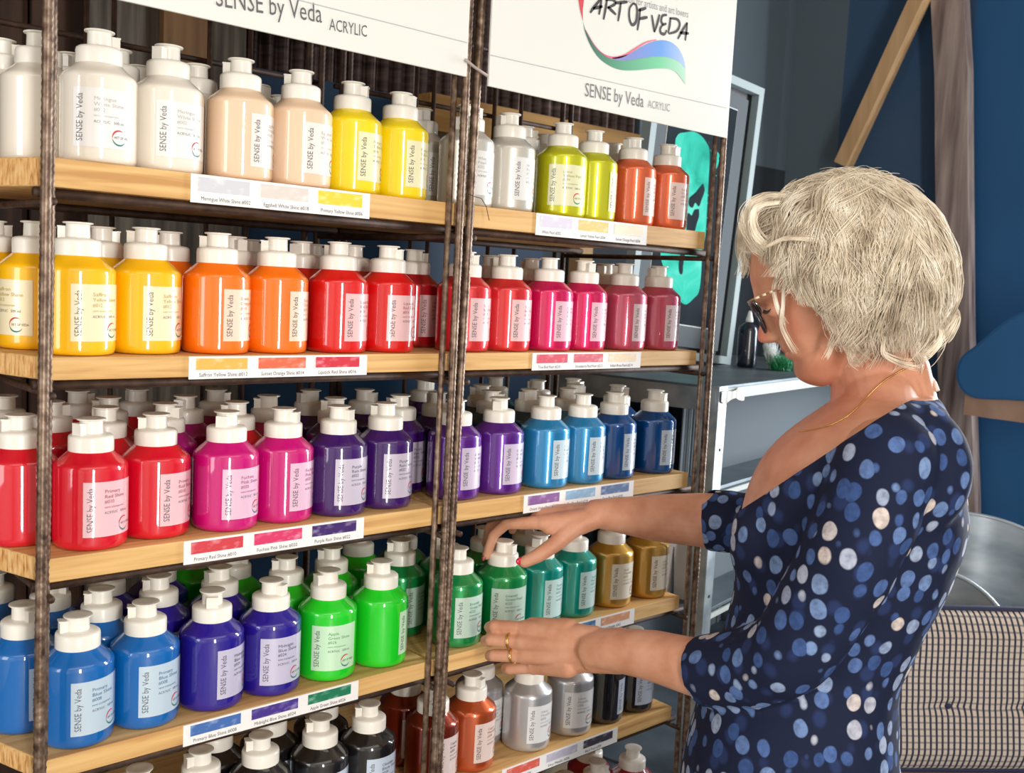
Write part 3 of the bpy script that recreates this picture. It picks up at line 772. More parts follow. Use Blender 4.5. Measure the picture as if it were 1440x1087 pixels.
def blob(pts, m, d, name):
    P3 = [on_canvas(px, py, d) for px, py in bez(pts+[pts[0]], 5)[:-1]]
    cv = [Q(fw+mw+.002, fw+mw+.014, d), Q(Wd-fw-mw-.014, Ht-fw-mw-.002, d)]
    c0 = Vector((sum(p.x for p in P3), sum(p.y for p in P3), sum(p.z for p in P3)))/len(P3)
    g = G(); n = len(P3)
    me = bpy.data.meshes.new('b'); bm = bmesh.new(); vs = [bm.verts.new(p) for p in P3]; f = bm.faces.new(vs); bmesh.ops.triangulate(bm, faces=[f])
    g.add([v.co for v in bm.verts], [tuple(v.index for v in ff.verts) for ff in bm.faces]) if not bm.verts.index_update() else None
    bm.free(); part(name, g, m, fr)
blob([(950, 195), (955, 188), (965, 186), (975, 185), (985, 190), (993, 200), (998, 215), (996, 260), (992, 330), (988, 350), (984, 405), (975, 420), (963, 428), (950, 415), (935, 380), (929, 360), (932, 335), (942, 310), (950, 260)], TURQ, .0062, 'paint_blot')
blob([(1006, 212), (1011, 216), (1012, 224), (1008, 236), (1004, 240), (1003, 225)], TURQ, .0062, 'paint_blot')
BLK = MC['black_canvas']
blob([(989, 258), (991, 268), (987, 280), (983, 290), (978, 285), (974, 292), (969, 288), (970, 278), (976, 275), (982, 266)], BLK, .0072, 'paint_blot')
blob([(983, 294), (983, 305), (978, 320), (972, 345), (966, 345), (967, 302), (973, 303), (977, 295)], BLK, .0072, 'paint_blot')
blob([(960, 338), (966, 338), (965, 352), (961, 368), (960, 384), (956, 384), (955, 370), (958, 352)], BLK, .0072, 'paint_blot')
for i in range(34):
    px = random.uniform(993, 1018); py = random.uniform(186, 250) if i % 3 else random.uniform(250, 330)
    c = on_canvas(px, py, .0064); r_ = random.uniform(.0008, .0022); q = [c+exv*r_*cos(a)+upv*r_*sin(a) for a in [k*pi/3 for k in range(6)]]
    g = G(); g.add(q, [tuple(range(6))]); PF.append(g)
g = G()
for q in PF: g.add(q.v, q.f)
o = part('paint_spatter', g, TURQ, fr); o['kind'] = 'stuff'
# dark bottle with white cap on the shelving
p = onZ(1049, 516, ZT1); 
bt = thing('dark_bottle', (p.x, p.y, ZT1+.0005), 'tall dark navy bottle with pale cap on the metal shelving beside the frame', 'bottle')
NAVYP = mat('navy_plastic', (16, 24, 44), .25, coat=.6)
g = G(); g.lathe([(.024, 0), (.027, .003), (.0275, .01), (.0275, .10), (.025, .112), (.012, .122), (.0105, .125)], 28); mk('bottle_body', g, NAVYP, bt, smooth=True, auto=None)
g = G(); g.lathe([(.0105, .1252), (.0105, .131), (.0055, .150), (.0035, .156)], 20); mk('spout_cap', g, mat('pale_cap', (216, 220, 222), .4), bt, smooth=True)
# green tinsel and white feathers on the shelving
p = onZ(1098, 521, ZT1); g = G()
for i in range(420):
    a = random.uniform(0, 2*pi); r0 = random.uniform(0, .03); h = random.uniform(.008, .045); q = Vector((p.x+r0*cos(a), p.y+r0*sin(a), ZT1+.002))
    e = q+Vector((random.uniform(-.02, .02), random.uniform(-.02, .02), h)); g.tube([q, (q+e)/2+Vector((random.uniform(-.008, .008), random.uniform(-.008, .008), .004)), e], [.0009, .0008, .0003], 3)
o = mk('grass_tuft', g, mat('tinsel_green', (30, 138, 84), .4)); tag(o, 'small tuft of green artificial grass on the metal shelving under her chin', 'plant'); o['kind'] = 'stuff'
p = onZ(1086, 519, ZT1); g = G()
for i in range(160):
    a = random.uniform(0, 2*pi); r0 = random.uniform(0, .012); q = Vector((p.x+r0*cos(a)-.006, p.y+r0*sin(a), ZT1+.002))
    e = q+Vector((random.uniform(-.022, .006), random.uniform(-.015, .015), random.uniform(.04, .085))); g.tube([q, (q+e)/2+Vector((random.uniform(-.01, .01), 0, .005)), e], [.0007, .0006, .0002], 3)
o = mk('feather_tuft', g, mat('feather_white', (226, 230, 228), .6)); tag(o, 'wispy white feathers standing in front of the green tuft', 'feathers'); o['kind'] = 'stuff'
# spray bottle at the bottom, between rack and shelving
p = Vector((1.13, .27, ZS[6]+.0005))
sb = thing('spray_bottle', tuple(p), 'pale blue white spray bottle with green collar behind the wine red paints', 'bottle')
g = G(); g.lathe([(.034, 0), (.038, .004), (.038, .12), (.030, .150), (.014, .175), (.013, .185)], 28); mk('bottle_body', g, mat('milky_plastic', (206, 226, 232), .3), sb, smooth=True)
g = G(); g.lathe([(.016, .182), (.0165, .184), (.0165, .203), (.0155, .205)], 24); mk('collar', g, mat('green_collar', (10, 150, 100), .3), sb, smooth=True)
g = G(); g.prism([(-.016, -.010, .205), (.020, -.010, .205), (.024, -.010, .222), (.052, -.010, .228), (.052, -.010, .242), (-.010, -.010, .246), (-.030, -.010, .232)], (0, .02, 0)); mk('spray_head', g, mat('spray_white', (232, 240, 242), .3), sb, bevel=.003)
g = G(); g.prism([(.024, -.004, .222), (.034, -.004, .224), (.042, -.004, .190), (.036, -.004, .188)], (0, .008, 0)); mk('trigger', g, MC['spray_white'], sb)
# ============================================================ far beams on the end wall
def beam(name, pa, pb, w, d, m, X, label):
    a = onX(*pa, X); b = onX(*pb, X); t = (b-a); L = t.length; t.normalize(); s = Vector((1, 0, 0)); n2 = t.cross(s).normalized()
    g = G(); vs = []; N = 10
    for i in range(N+1):
        c = a+t*L*i/N; wob = .006*noise.noise(Vector((i*1.7, X, w*40)))+.0
        for sx, sy in ((-1, -1), (1, -1), (1, 1), (-1, 1)): vs.append(c+s*d/2*sx+n2*(w/2*sy+wob*(2 if name == 'timber_post' else .2)))
    fs = [(4*i+k, 4*i+(k+1) % 4, 4*i+4+(k+1) % 4, 4*i+4+k) for i in range(N) for k in range(4)]+[(3, 2, 1, 0), (4*N, 4*N+1, 4*N+2, 4*N+3)]
    g.add(vs, fs); o = mk(name, g, m); tag(o, label, 'beam'); return o
beam('timber_post', (1336, -260), (1352, 940), .115, .05, OLDPOST, XE-.07, 'weathered upright timber post on the blue wall behind her head')
beam('timber_brace', (1348, -120), (1186, 232), .055, .05, BEAMWOOD, XE-.12, 'pale diagonal timber brace running down to just above her hair')
beam('timber_rail', (1366, 566), (1560, 590), .075, .10, noisy('dim_wood', [(150, 116, 98), (180, 146, 124)], (3, 3, 3), 3, 6, .7), XE-.3, 'short brownish timber rail at the right edge behind her shoulder')
g = G()
c = onX(1445, 470, XE-.45)
vs = []; 
o = None
# dark blue tarpaulin hanging over the rail
Xt = XE-.38
poly = [onX(px, py, Xt) for px, py in bez([(1600, 424), (1480, 428), (1420, 446), (1372, 484), (1350, 502), (1343, 526), (1350, 548), (1370, 560), (1420, 563), (1600, 574)], 5)]
g = G(); g.prism(poly, (.06, 0, 0))
o = mk('tarpaulin', g, NAVYWALL, bevel=.012); tag(o, 'dark blue tarpaulin hanging above the short timber rail at the right edge', 'tarpaulin')
# ============================================================ chair, cushion, tub
pc = W(1372, 1085, 2.0); cr = Vector((pc.x, pc.y, 0))
toC = (Matrix.Rotation(radians(5), 3, 'Z') @ Vector((-FWD.x, -FWD.y, 0))).normalized(); rt = Vector((-toC.y, toC.x, 0))
if rt.dot(RIGHT) < 0: rt = -rt
def CP(a, b, z): return cr+rt*a+toC*b+Vector((0, 0, z))
zb0 = W(1372, 1083, 2.12).z; zt0 = W(1372, 856, 2.14).z
HW = .27; H_ = zt0-zb0; lean = .10
ch = thing('garden_chair', tuple(CP(0, 0, FLOOR)), 'dark wooden garden chair under the checked cushion at the right edge', 'chair')
CHW = noisy('teak', [(82, 56, 38), (116, 84, 58)], (2, 2, 14), 3, 6, .6)
zs_ = FLOOR+.42
for sx in (-1, 1):
    g = G(); g.prism([CP(sx*HW-.02, -.10, FLOOR), CP(sx*HW+.02, -.10, FLOOR), CP(sx*HW+.02, -.17, zt0-.01), CP(sx*HW-.02, -.17, zt0-.01)], toC*.035); part('leg', g, CHW, ch)
    g = G(); g.prism([CP(sx*HW-.02, .38, FLOOR), CP(sx*HW+.02, .38, FLOOR), CP(sx*HW+.02, .38, zs_+.2), CP(sx*HW-.02, .38, zs_+.2)], toC*.035); part('leg', g, CHW, ch)
    g = G(); g.prism([CP(sx*HW-.025, -.14, zs_+.2), CP(sx*HW+.025, -.14, zs_+.2), CP(sx*HW+.025, .43, zs_+.2), CP(sx*HW-.025, .43, zs_+.2)], (0, 0, .025)); part('armrest', g, CHW, ch)
g = G(); g.prism([CP(-HW, -.08, zs_-.03), CP(HW, -.08, zs_-.03), CP(HW, .42, zs_-.03), CP(-HW, .42, zs_-.03)], (0, 0, .03)); part('seat', g, CHW, ch)
g = G(); g.prism([CP(-HW, -.135, zs_+.1), CP(HW, -.135, zs_+.1), CP(HW, -.165, zt0-.03), CP(-HW, -.165, zt0-.03)], toC*.02); part('backrest', g, CHW, ch)
# checked cushion (back panel)
chk = mat('checked_cloth', (206, 192, 174), .85); n_, l_, b_ = nodes(chk)
tcn = n_.new('ShaderNodeUVMap'); sep = n_.new('ShaderNodeSeparateXYZ'); l_.new(tcn.outputs[0], sep.inputs[0])
def sawline(out, freq, wid):
    m1 = n_.new('ShaderNodeMath'); m1.operation = 'MULTIPLY'; m1.inputs[1].default_value = freq; l_.new(out, m1.inputs[0])
    m2 = n_.new('ShaderNodeMath'); m2.operation = 'FRACT'; l_.new(m1.outputs[0], m2.inputs[0])
    m3 = n_.new('ShaderNodeMath'); m3.operation = 'LESS_THAN'; m3.inputs[1].default_value = wid; l_.new(m2.outputs[0], m3.inputs[0]); return m3
sx_ = sawline(sep.outputs[0], 44, .36); sy_ = sawline(sep.outputs[1], 25, .28)
mxa = n_.new('ShaderNodeMix'); mxa.data_type = 'RGBA'; mxa.inputs[6].default_value = lin((208, 194, 178)); mxa.inputs[7].default_value = lin((150, 140, 138)); l_.new(sy_.outputs[0], mxa.inputs[0])
mxb = n_.new('ShaderNodeMix'); mxb.data_type = 'RGBA'; l_.new(sx_.outputs[0], mxb.inputs[0]); l_.new(mxa.outputs[2], mxb.inputs[6]); mxb.inputs[7].default_value = lin((48, 50, 70)); l_.new(mxb.outputs[2], b_.inputs['Base Color'])
NX, NY = 60, 36
bmq = bmesh.new(); uvl = bmq.loops.layers.uv.new('UVMap'); grid = {}
def cush(u, v, side):
    edge = min(u, 1-u)*2; th = .035*(min(1, 7*min(u, 1-u))**.5)*(min(1, 7*min(v, 1-v))**.5)
    tuft = 0
    tuft += .012*math.exp(-((v-.42)/.03)**2)*(.55+.45*cos(2*pi*(u-.18)*3.2))
    tuft += .002*noise.noise(Vector((u*7, v*5, 1)))
    d = (th-tuft*(1 if side > 0 else .2))*side
    return CP((u-.5)*2*(HW+.01)+.0015*sin(v*9), -.115+d-.05*v, zb0+(H_)*v)
for side in (1, -1):
    for j in range(NY+1):
        for i in range(NX+1): grid[(side, i, j)] = bmq.verts.new(cush(i/NX, j/NY, side))
    for j in range(NY):
        for i in range(NX):
            ks = [(i, j), (i+1, j), (i+1, j+1), (i, j+1)]
            f = bmq.faces.new([grid[(side,)+k] for k in ks]); f.smooth = True
            for lp, k in zip(f.loops, ks): lp[uvl].uv = (k[0]/NX, k[1]/NY)
bmesh.ops.remove_doubles(bmq, verts=bmq.verts[:], dist=.0004); bmesh.ops.recalc_face_normals(bmq, faces=bmq.faces[:])
me = bpy.data.meshes.new('cushion_cover'); bmq.to_mesh(me); bmq.free()
cu_ = thing('seat_cushion', tuple(CP(0, -.1, zb0)), 'cream and navy checked back cushion on the garden chair', 'cushion')
for v in me.vertices: v.co -= Vector(cu_.location)
link('cover', me, chk, cu_)
g = G()
rim = [cush(u, v, 1)+(cush(u, v, -1)-cush(u, v, 1))*.5 for u, v in [(i/20, 0) for i in range(21)]+[(1, i/10) for i in range(1, 11)]+[(1-i/20, 1) for i in range(1, 21)]+[(0, 1-i/10) for i in range(1, 10)]]
g.tube(rim+[rim[0]], .007, 8); part('piping', g, mat('navy_piping', (40, 46, 76), .7), cu_, smooth=True)
g = G()
for u in (.18, .49, .80): g.ball(cush(u, .42, 1)+toC*.001, .007, None, 10)
part('tuft_button', g, MC['navy_piping'], cu_, smooth=True)
# seat part of the cushion set
g = G(); g.prism([CP(-HW+.01, -.06, zs_+.002), CP(HW-.01, -.06, zs_+.002), CP(HW-.01, .40, zs_+.002), CP(-HW+.01, .40, zs_+.002)], (0, 0, .05))
part('seat_pad', g, MC['navy_piping'], cu_, bevel=.012)
# grey metal chairs with rounded backs
CHM = noisy('brushed_grey_metal', [(116, 128, 138), (150, 160, 168), (176, 184, 190)], (1, 1, 3), 5, 5, .35, metal=.5)
def metal_chair(px, py, Z, hw, label):
    p = W(px, py, Z); t = thing('metal_chair', (p.x, p.y, FLOOR), label, 'chair', 'grey metal chairs behind the cushion'); top = p.z-FLOOR
    a0 = atan2(-FWD.y, -FWD.x)+pi; n = 28; g = G(); vs = []; R_ = hw*1.05
    sz = .44
    for k in range(n+1):
        u = -1+2*k/n; a = a0+u*1.25; ht = top-.10*(abs(u)**2.6)-.02*abs(u)
        for j in range(7):
            z = sz+(ht-sz)*j/6; rr = R_*(1+.05*j/6); vs.append((rr*cos(a), rr*sin(a), z))
    for k in range(n+1):
        u = -1+2*k/n; a = a0+u*1.25; ht = top-.10*(abs(u)**2.6)-.02*abs(u)
        for j in range(7):
            z = sz+(ht-sz)*j/6; rr = R_*(1+.05*j/6)-.004; vs.append((rr*cos(a), rr*sin(a), z))
    N = (n+1)*7; fs = []
    for k in range(n):
        for j in range(6):
            q = k*7+j; fs.append((q, q+7, q+8, q+1)); fs.append((N+q+1, N+q+8, N+q+7, N+q))
        fs.append((k*7+6, k*7+13, N+k*7+13, N+k*7+6)); fs.append((k*7, N+k*7, N+k*7+7, k*7+7))
    g.add(vs, fs); mk('backrest', g, CHM, t, smooth=True, auto=40)
    g = G(); g.tube([(R_*1.05*cos(a0+u*1.25), R_*1.05*sin(a0+u*1.25), top-.10*(abs(u)**2.6)-.02*abs(u)) for u in [-1+2*k/n for k in range(n+1)]], .006, 8); mk('rolled_edge', g, CHM, t, smooth=True)
    g = G(); g.lathe([(.01, sz-.02), (R_*.98, sz-.012), (R_*1.0, sz), (R_*.9, sz+.004), (.01, sz-.004)], 40); mk('seat', g, CHM, t, smooth=True)
    for k in range(4):
        a = a0+pi/4+k*pi/2; g = G(); g.tube([(R_*.8*cos(a), R_*.8*sin(a), sz-.01), (R_*1.02*cos(a), R_*1.02*sin(a), .0)], [.016, .011], 10); mk('leg', g, CHM, t, smooth=True)
metal_chair(1412, 752, 2.85, .25, 'grey metal chair with tall rounded back, farther one behind the checked cushion')
metal_chair(1345, 829, 2.34, .165, 'grey metal chair with low rounded back, nearer one behind the checked cushion')
# ============================================================ the woman
P0 = W(1180, 560, 1.35); NV = Vector((CAM.x-P0.x, CAM.y-P0.y, 0)).normalized()      # towards the viewer's side of her
EV = Vector((-NV.y, NV.x, 0))
if EV.dot(RIGHT) < 0: EV = -EV
ZV = Vector((0, 0, 1))
def B(px, py, l=0.):
    """point on her mid plane seen at px,py, then moved l towards her left side"""
    d = W(px, py, 1)-CAM; t = (P0-CAM).dot(NV)/d.dot(NV); return CAM+d*t+NV*l
PXM = (B(1280, 560)-B(1180, 560)).length/100            # metres per pixel there
def realize(g, voxel, smooth_it=4, name='m', smooth_fac=.5):
    me = g.mesh(name); o = bpy.data.objects.new('tmp', me); COL.objects.link(o)
    md = o.modifiers.new('r', 'REMESH'); md.mode = 'VOXEL'; md.voxel_size = voxel; md.use_smooth_shade = True
    if smooth_it:
        sm = o.modifiers.new('s', 'SMOOTH'); sm.iterations = smooth_it; sm.factor = smooth_fac
    dg = bpy.context.evaluated_depsgraph_get(); dg.update()
    me2 = bpy.data.meshes.new_from_object(o.evaluated_get(dg)); bpy.data.objects.remove(o)
    me2.name = name; me2.polygons.foreach_set('use_smooth', [True]*len(me2.polygons)); return me2
def interp(tab, x):
    """smooth (monotone-ish) interpolation of rows keyed by column 0"""
    if x <= tab[0][0]: return tab[0][1:]
    for i in range(len(tab)-1):
        a, b = tab[i], tab[i+1]
        if x <= b[0]:
            t = (x-a[0])/(b[0]-a[0]); p = tab[max(i-1, 0)]; n = tab[min(i+2, len(tab)-1)]; out = []
            for k in range(1, len(a)):
                m0 = (b[k]-p[k])/(b[0]-p[0])*(b[0]-a[0]) if b[0] != p[0] else 0; m1 = (n[k]-a[k])/(n[0]-a[0])*(b[0]-a[0]) if n[0] != a[0] else 0
                out.append((2*t**3-3*t*t+1)*a[k]+(t**3-2*t*t+t)*m0+(-2*t**3+3*t*t)*b[k]+(t**3-t*t)*m1)
            return out
    return tab[-1][1:]
# torso silhouette rows: y, left, right (pixels in her mid plane), half breadth in metres
TORSO = [(552, 1178, 1322, .085), (562, 1170, 1331, .125), (578, 1150, 1339, .152), (600, 1120, 1346, .166), (625, 1090, 1352, .172), (655, 1064, 1358, .170), (700, 1043, 1361, .165),
 (740, 1034, 1358, .160), (775, 1032, 1347, .155), (810, 1032, 1331, .150), (850, 1030, 1309, .146), (900, 1018, 1284, .144), (935, 1004, 1268, .147), (970, 990, 1264, .158),
 (1010, 978, 1265, .170), (1060, 968, 1267, .178), (1120, 962, 1285, .185), (1200, 960, 1296, .19)]
def torso(g, rows, shrink=0., y0=None, y1=None, step=12, seg=40, folds=0.):
    ys = []; y = y0 or rows[0][0]; y1 = y1 or rows[-1][0]
    while y < y1: ys.append(y); y += step
    ys.append(y1); vs = []; fs = []
    for j, y in enumerate(ys):
        xl, xr, b = interp(rows, y); c = (B(xl, y)+B(xr, y))/2; a = (B(xr, y)-B(xl, y)).length/2-shrink; b = b-shrink
        for k in range(seg):
            t = 2*pi*k/seg; ct, st = cos(t), sin(t); e = .86
            u = a*math.copysign(abs(ct)**e, ct); v = b*math.copysign(abs(st)**e, st)
            f = 1
            if folds: f = 1+folds*sin(7*t+y*.01)*min(1, max(0, (y-930)/200))
            vs.append(c+EV*u*f+NV*v*f)
    n = len(ys)
    for j in range(n-1):
        for k in range(seg):
            k2 = (k+1) % seg; fs.append((j*seg+k, j*seg+k2, (j+1)*seg+k2, (j+1)*seg+k))
    fs.append(tuple(range(seg-1, -1, -1))); fs.append(tuple((n-1)*seg+k for k in range(seg))); g.add(vs, fs)
# ------------------------------------------------------------ head (lofted along its own tilted axis)
HO = B(1160, 440); DN = (B(1160+44.2, 440+89.7)-HO).normalized(); FR = (B(1160-89.7, 440+44.2)-HO).normalized()
FR = (FR-DN*FR.dot(DN)).normalized()
HEAD = [(-171, -8, -38, .016), (-166, 15, -62, .035), (-150, 42, -88, .054), (-125, 62, -108, .067), (-99, 75, -116, .074), (-80, 79.5, -118, .077), (-66, 82.5, -118, .077),
 (-58, 83, -117, .0765), (-50, 78.5, -115, .0755), (-42, 75, -112, .0750), (-20, 73, -104, .0735), (-2, 74, -92, .0700), (6, 77, -84, .068), (14, 79, -78, .066), (21, 81, -72, .064), (25, 81.2, -69, .063),
 (28.5, 77, -67, .062), (32, 80.5, -64, .061), (37, 79.5, -60, .060), (44, 72.5, -54, .0575), (53, 75, -48, .0545), (64, 78.5, -40, .050), (75, 76, -32, .044), (86, 68, -24, .037), (96, 56, -16, .027), (102, 42, -10, .015)]
NOSE = [(-60, 0., .009), (-50, 3., .009), (-40, 10, .0095), (-30, 18, .0105), (-20, 26, .0125), (-12, 32, .014), (-5, 33, .0155), (1, 28, .017), (6, 15, .016), (10, 4, .013), (15, 0, .01)]
def headpt(s, t, l): return HO+DN*s*PXM+FR*t*PXM+NV*l
g = G(); vs = []; fs = []; SEG = 72; SS = [-171, -169, -166, -162, -157, -150, -142, -133, -124]+list(range(-114, -64, 9))+[x*2.6-64 for x in range(64)]
SS = [s for s in SS if s <= 102]
for s in SS:
    f, b, w = interp(HEAD, s); nz, ns = interp(NOSE, s) if -60 < s < 15 else (0, .01)
    mid = (f*.25+b*.75)*.5 if s < 40 else (f+b)/2
    for k in range(SEG):
        a = 2*pi*k/SEG; ca, sa = cos(a), sin(a); lat = w*math.copysign(abs(sa)**.92, sa)
        if ca > 0: t = mid+(f-mid)*abs(ca)**(.80 if s > -70 else .92)
        else: t = mid-(mid-b)*abs(ca)**.92
        al = abs(lat)
        if ca > 0:
            t += nz*math.exp(-(al/ns)**2)
            t -= 9.5*math.exp(-((al-.031)/.015)**2)*math.exp(-((s+40)/12)**2)       # eye socket
            t += 3.5*math.exp(-((al-.030)/.020)**2)*math.exp(-((s+60)/7)**2)         # brow
            t += 4.0*math.exp(-((al-.043)/.017)**2)*math.exp(-((s+8)/20)**2)         # cheek
            t -= 3.0*math.exp(-((al-.022)/.006)**2)*math.exp(-((s-12)/16)**2)        # fold beside nose
            t -= 2.0*math.exp(-((al-.024)/.006)**2)*math.exp(-((s-27)/5)**2)         # mouth corner
            if nz > 3: t += 4.0*math.exp(-((al-.013)/.005)**2)*math.exp(-((s+5)/6)**2)  # nostril wing
        vs.append(headpt(s, t, lat))
n = len(SS)
for j in range(n-1):
    for k in range(SEG):
        k2 = (k+1) % SEG; fs.append((j*SEG+k, j*SEG+k2, (j+1)*SEG+k2, (j+1)*SEG+k))
fs.append(tuple(range(SEG-1, -1, -1))); fs.append(tuple((n-1)*SEG+k for k in range(SEG))); g.add(vs, fs)
# closed lids
for sl in (1, -1):
    g.ball(headpt(-37, 61, sl*.0305), 1, (FR*.0118, NV*.0135, DN*.0105), 20)
    # ears
    c = headpt(-22, -18, sl*.0745); g.ball(c, 1, (FR*.016+DN*.004, NV*.007, DN*.030-FR*.004), 18)
    g.ball(headpt(6, -12, sl*.0755), 1, (FR*.009, NV*.0045, DN*.010), 12)
# neck, throat
g.capsule(B(1212, 455), .050, B(1243, 560), .058, 28)
g.capsule(B(1206, 500), .034, B(1222, 580), .050, 24)
g.capsule(B(1236, 552, .02), .046, B(1252, 614, .095), .038, 20); g.capsule(B(1236, 552, -.02), .046, B(1252, 614, -.095), .038, 20)
g.capsule(B(1262, 520), .040, B(1276, 580), .040, 20)
# torso
torso(g, TORSO, .008)
# legs and feet (below the frame)
hipL, hipR = B(1125, 1110, .085), B(1125, 1110, -.085)
for h, sgn in ((hipL, 1), (hipR, -1)):
    k_ = Vector((h.x, h.y, FLOOR+.46))+EV*-.02; a_ = Vector((h.x, h.y, FLOOR+.09))+EV*.02
    g.capsule(h, .088, k_, .056, 20); g.capsule(k_, .055, a_, .037, 18); g.capsule(k_-Vector((0, 0, .10))+EV*.012, .056, a_, .036, 18)
    g.capsule(a_-Vector((0, 0, .045)), .035, a_-Vector((0, 0, .062))-EV*.14, .026, 16)
# ---- near (left) arm
ARM = [(W(1246, 648, 1.185), .052), (W(1192, 790, 1.195), .050), (W(1103, 926, 1.245), .043), (W(1040, 936, 1.30), .0415), (W(985, 940, 1.345), .0385), (W(920, 922, 1.395), .0345), (W(865, 914, 1.435), .0300), (W(838, 914, 1.457), .0278)]
for (a, ra), (b, rb) in zip(ARM, ARM[1:]): g.capsule(a, ra, b, rb, 24)
g.capsule(W(872, 904, 1.436), .022, W(836, 902, 1.460), .018, 16); g.capsule(W(872, 926, 1.434), .022, W(836, 928, 1.458), .019, 16)
def chain(pts, rs):
    for (a, b), (ra, rb) in zip(zip(pts, pts[1:]), zip(rs, rs[1:])): g.capsule(a, ra, b, rb, 14)
MCP = [(W(738, 884, 1.530), .0135), (W(733, 902, 1.524), .0135), (W(737, 922, 1.527), .0130), (W(750, 938, 1.537), .0118)]
for (m, r_), (wx, wy) in zip(MCP, ((838, 896), (838, 908), (838, 920), (840, 930))): g.capsule(W(wx, wy, 1.462), .0165, m, r_, 14)
g.capsule(W(800, 884, 1.49), .015, W(748, 880, 1.535), .013, 14); g.capsule(W(800, 940, 1.485), .014, W(760, 938, 1.53), .012, 14)
g.capsule(W(790, 912, 1.50), .022, W(752, 911, 1.535), .018, 14)
chain([W(738, 884, 1.530), W(695, 880, 1.545), W(688, 882, 1.572), W(697, 884, 1.590)], [.0112, .0094, .0086, .0076])
chain([W(733, 902, 1.524), W(690, 899.5, 1.540), W(683, 901, 1.566), W(690, 903, 1.584)], [.0114, .0096, .0088, .0078])
chain([W(737, 922, 1.527), W(695, 921.5, 1.546), W(689, 922, 1.570), W(696, 923, 1.586)], [.0110, .0094, .0086, .0076])
chain([W(750, 938, 1.537), W(717, 941, 1.556), W(711, 940, 1.576), W(717, 939, 1.590)], [.0100, .0086, .0078, .0070])
chain([W(818, 892, 1.475), W(785, 884, 1.525), W(760, 880, 1.556), W(742, 879, 1.576)], [.0150, .0130, .0110, .0095])
# ---- far (right) arm
ARM2 = [(W(1160, 640, 1.50), .052), (W(1100, 715, 1.56), .047), (W(1072, 738, 1.59), .044), (W(1030, 734, 1.605), .0445), (W(985, 731, 1.620), .0430), (W(920, 728, 1.638), .0375), (W(870, 724, 1.650), .0290), (W(838, 722, 1.658), .0235)]
for (a, ra), (b, rb) in zip(ARM2, ARM2[1:]): g.capsule(a, ra, b, rb, 24)
for (mx, my, mz, r_), (wx, wy, wz) in zip(((764, 735, 1.650, .0135), (758, 726, 1.676, .0135), (764, 721, 1.702, .0125), (775, 722, 1.726, .0112)), ((834, 727, 1.650), (834, 722, 1.660), (836, 719, 1.670), (838, 719, 1.678))):
    g.capsule(W(wx, wy, wz), .0165, W(mx, my, mz), r_, 14)
g.capsule(W(836, 728, 1.650), .019, W(806, 742, 1.645), .0165, 14); g.capsule(W(806, 742, 1.645), .0165, W(782, 764, 1.636), .0135, 14)
g.capsule(W(808, 736, 1.650), .015, W(772, 742, 1.646), .0115, 14)
chain([W(764, 735, 1.650), W(712, 736, 1.664), W(694, 752, 1.672), W(684, 781, 1.680)], [.0116, .0098, .0088, .0078])
chain([W(758, 726, 1.676), W(706, 729, 1.694), W(689, 742, 1.706), W(684, 764, 1.716)], [.0120, .0104, .0094, .0080])
chain([W(764, 721, 1.702), W(716, 727, 1.724), W(701, 738, 1.736), W(697, 752, 1.744)], [.0114, .0098, .0088, .0076])
chain([W(775, 722, 1.726), W(736, 727, 1.744), W(724, 736, 1.752), W(720, 746, 1.758)], [.0100, .0086, .0078, .0068])
chain([W(782, 764, 1.636), W(757, 781, 1.632), W(738, 790, 1.636)], [.0135, .0118, .0100])
SKIN = noisy('tanned_skin', [(190, 130, 100), (206, 148, 117), (215, 161, 133)], (1, 1, 1), 26, 6, .52, bump=.22, bdist=.0012, spec=.4)
bb = SKIN.node_tree.nodes['Principled BSDF']; bb.inputs['Subsurface Weight'].default_value = .06; bb.inputs['Subsurface Radius'].default_value = (.012, .005, .003); bb.inputs['Subsurface Scale'].default_value = 1.0
SKM = realize(g, .0021, 4, 'body')
woman = thing('person', tuple(Vector((B(1125, 1100).x, B(1125, 1100).y, FLOOR))), 'woman with blonde bob and glasses in blue spotted dress, leaning over the paint rack', 'person')
wl = Vector(woman.location)
BV = BVHTree.FromPolygons([v.co.copy() for v in SKM.vertices], [tuple(p.vertices) for p in SKM.polygons])
def onskin(px, py, lift=.001):
    d = (W(px, py, 1)-CAM).normalized(); h = BV.ray_cast(CAM, d)
    return (h[0]-d*lift) if h[0] is not None else B(px, py, .07)
def place(me):
    for v in me.vertices: v.co -= wl
    me.update()
place(SKM); body = link('body', SKM, SKIN, woman)
# rosier lips drawn by distance from the mouth
nn, ll, b_ = nodes(SKIN)
old = b_.inputs['Base Color'].links[0].from_socket
geo = nn.new('ShaderNodeTexCoord')
def near(pt, r0, r1):
    vm = nn.new('ShaderNodeVectorMath'); vm.operation = 'DISTANCE'; vm.inputs[1].default_value = tuple(pt-wl); ll.new(geo.outputs['Object'], vm.inputs[0])
    mr = nn.new('ShaderNodeMapRange'); mr.inputs[1].default_value = r0; mr.inputs[2].default_value = r1; mr.inputs[3].default_value = 1; mr.inputs[4].default_value = 0; ll.new(vm.outputs['Value'], mr.inputs[0]); return mr.outputs[0]
def tintmix(prev, fac, col, k):
    mu = nn.new('ShaderNodeMath'); mu.operation = 'MULTIPLY'; mu.inputs[1].default_value = k; ll.new(fac, mu.inputs[0])
    mx = nn.new('ShaderNodeMix'); mx.data_type = 'RGBA'; ll.new(mu.outputs[0], mx.inputs[0]); ll.new(prev, mx.inputs[6]); mx.inputs[7].default_value = lin(col); return mx.outputs[2]
c_ = tintmix(old, near(headpt(27, 80, .008), .007, .013), (186, 84, 84), .7)
c_ = tintmix(c_, near(headpt(27, 78, -.008), .007, .013), (186, 84, 84), .7)
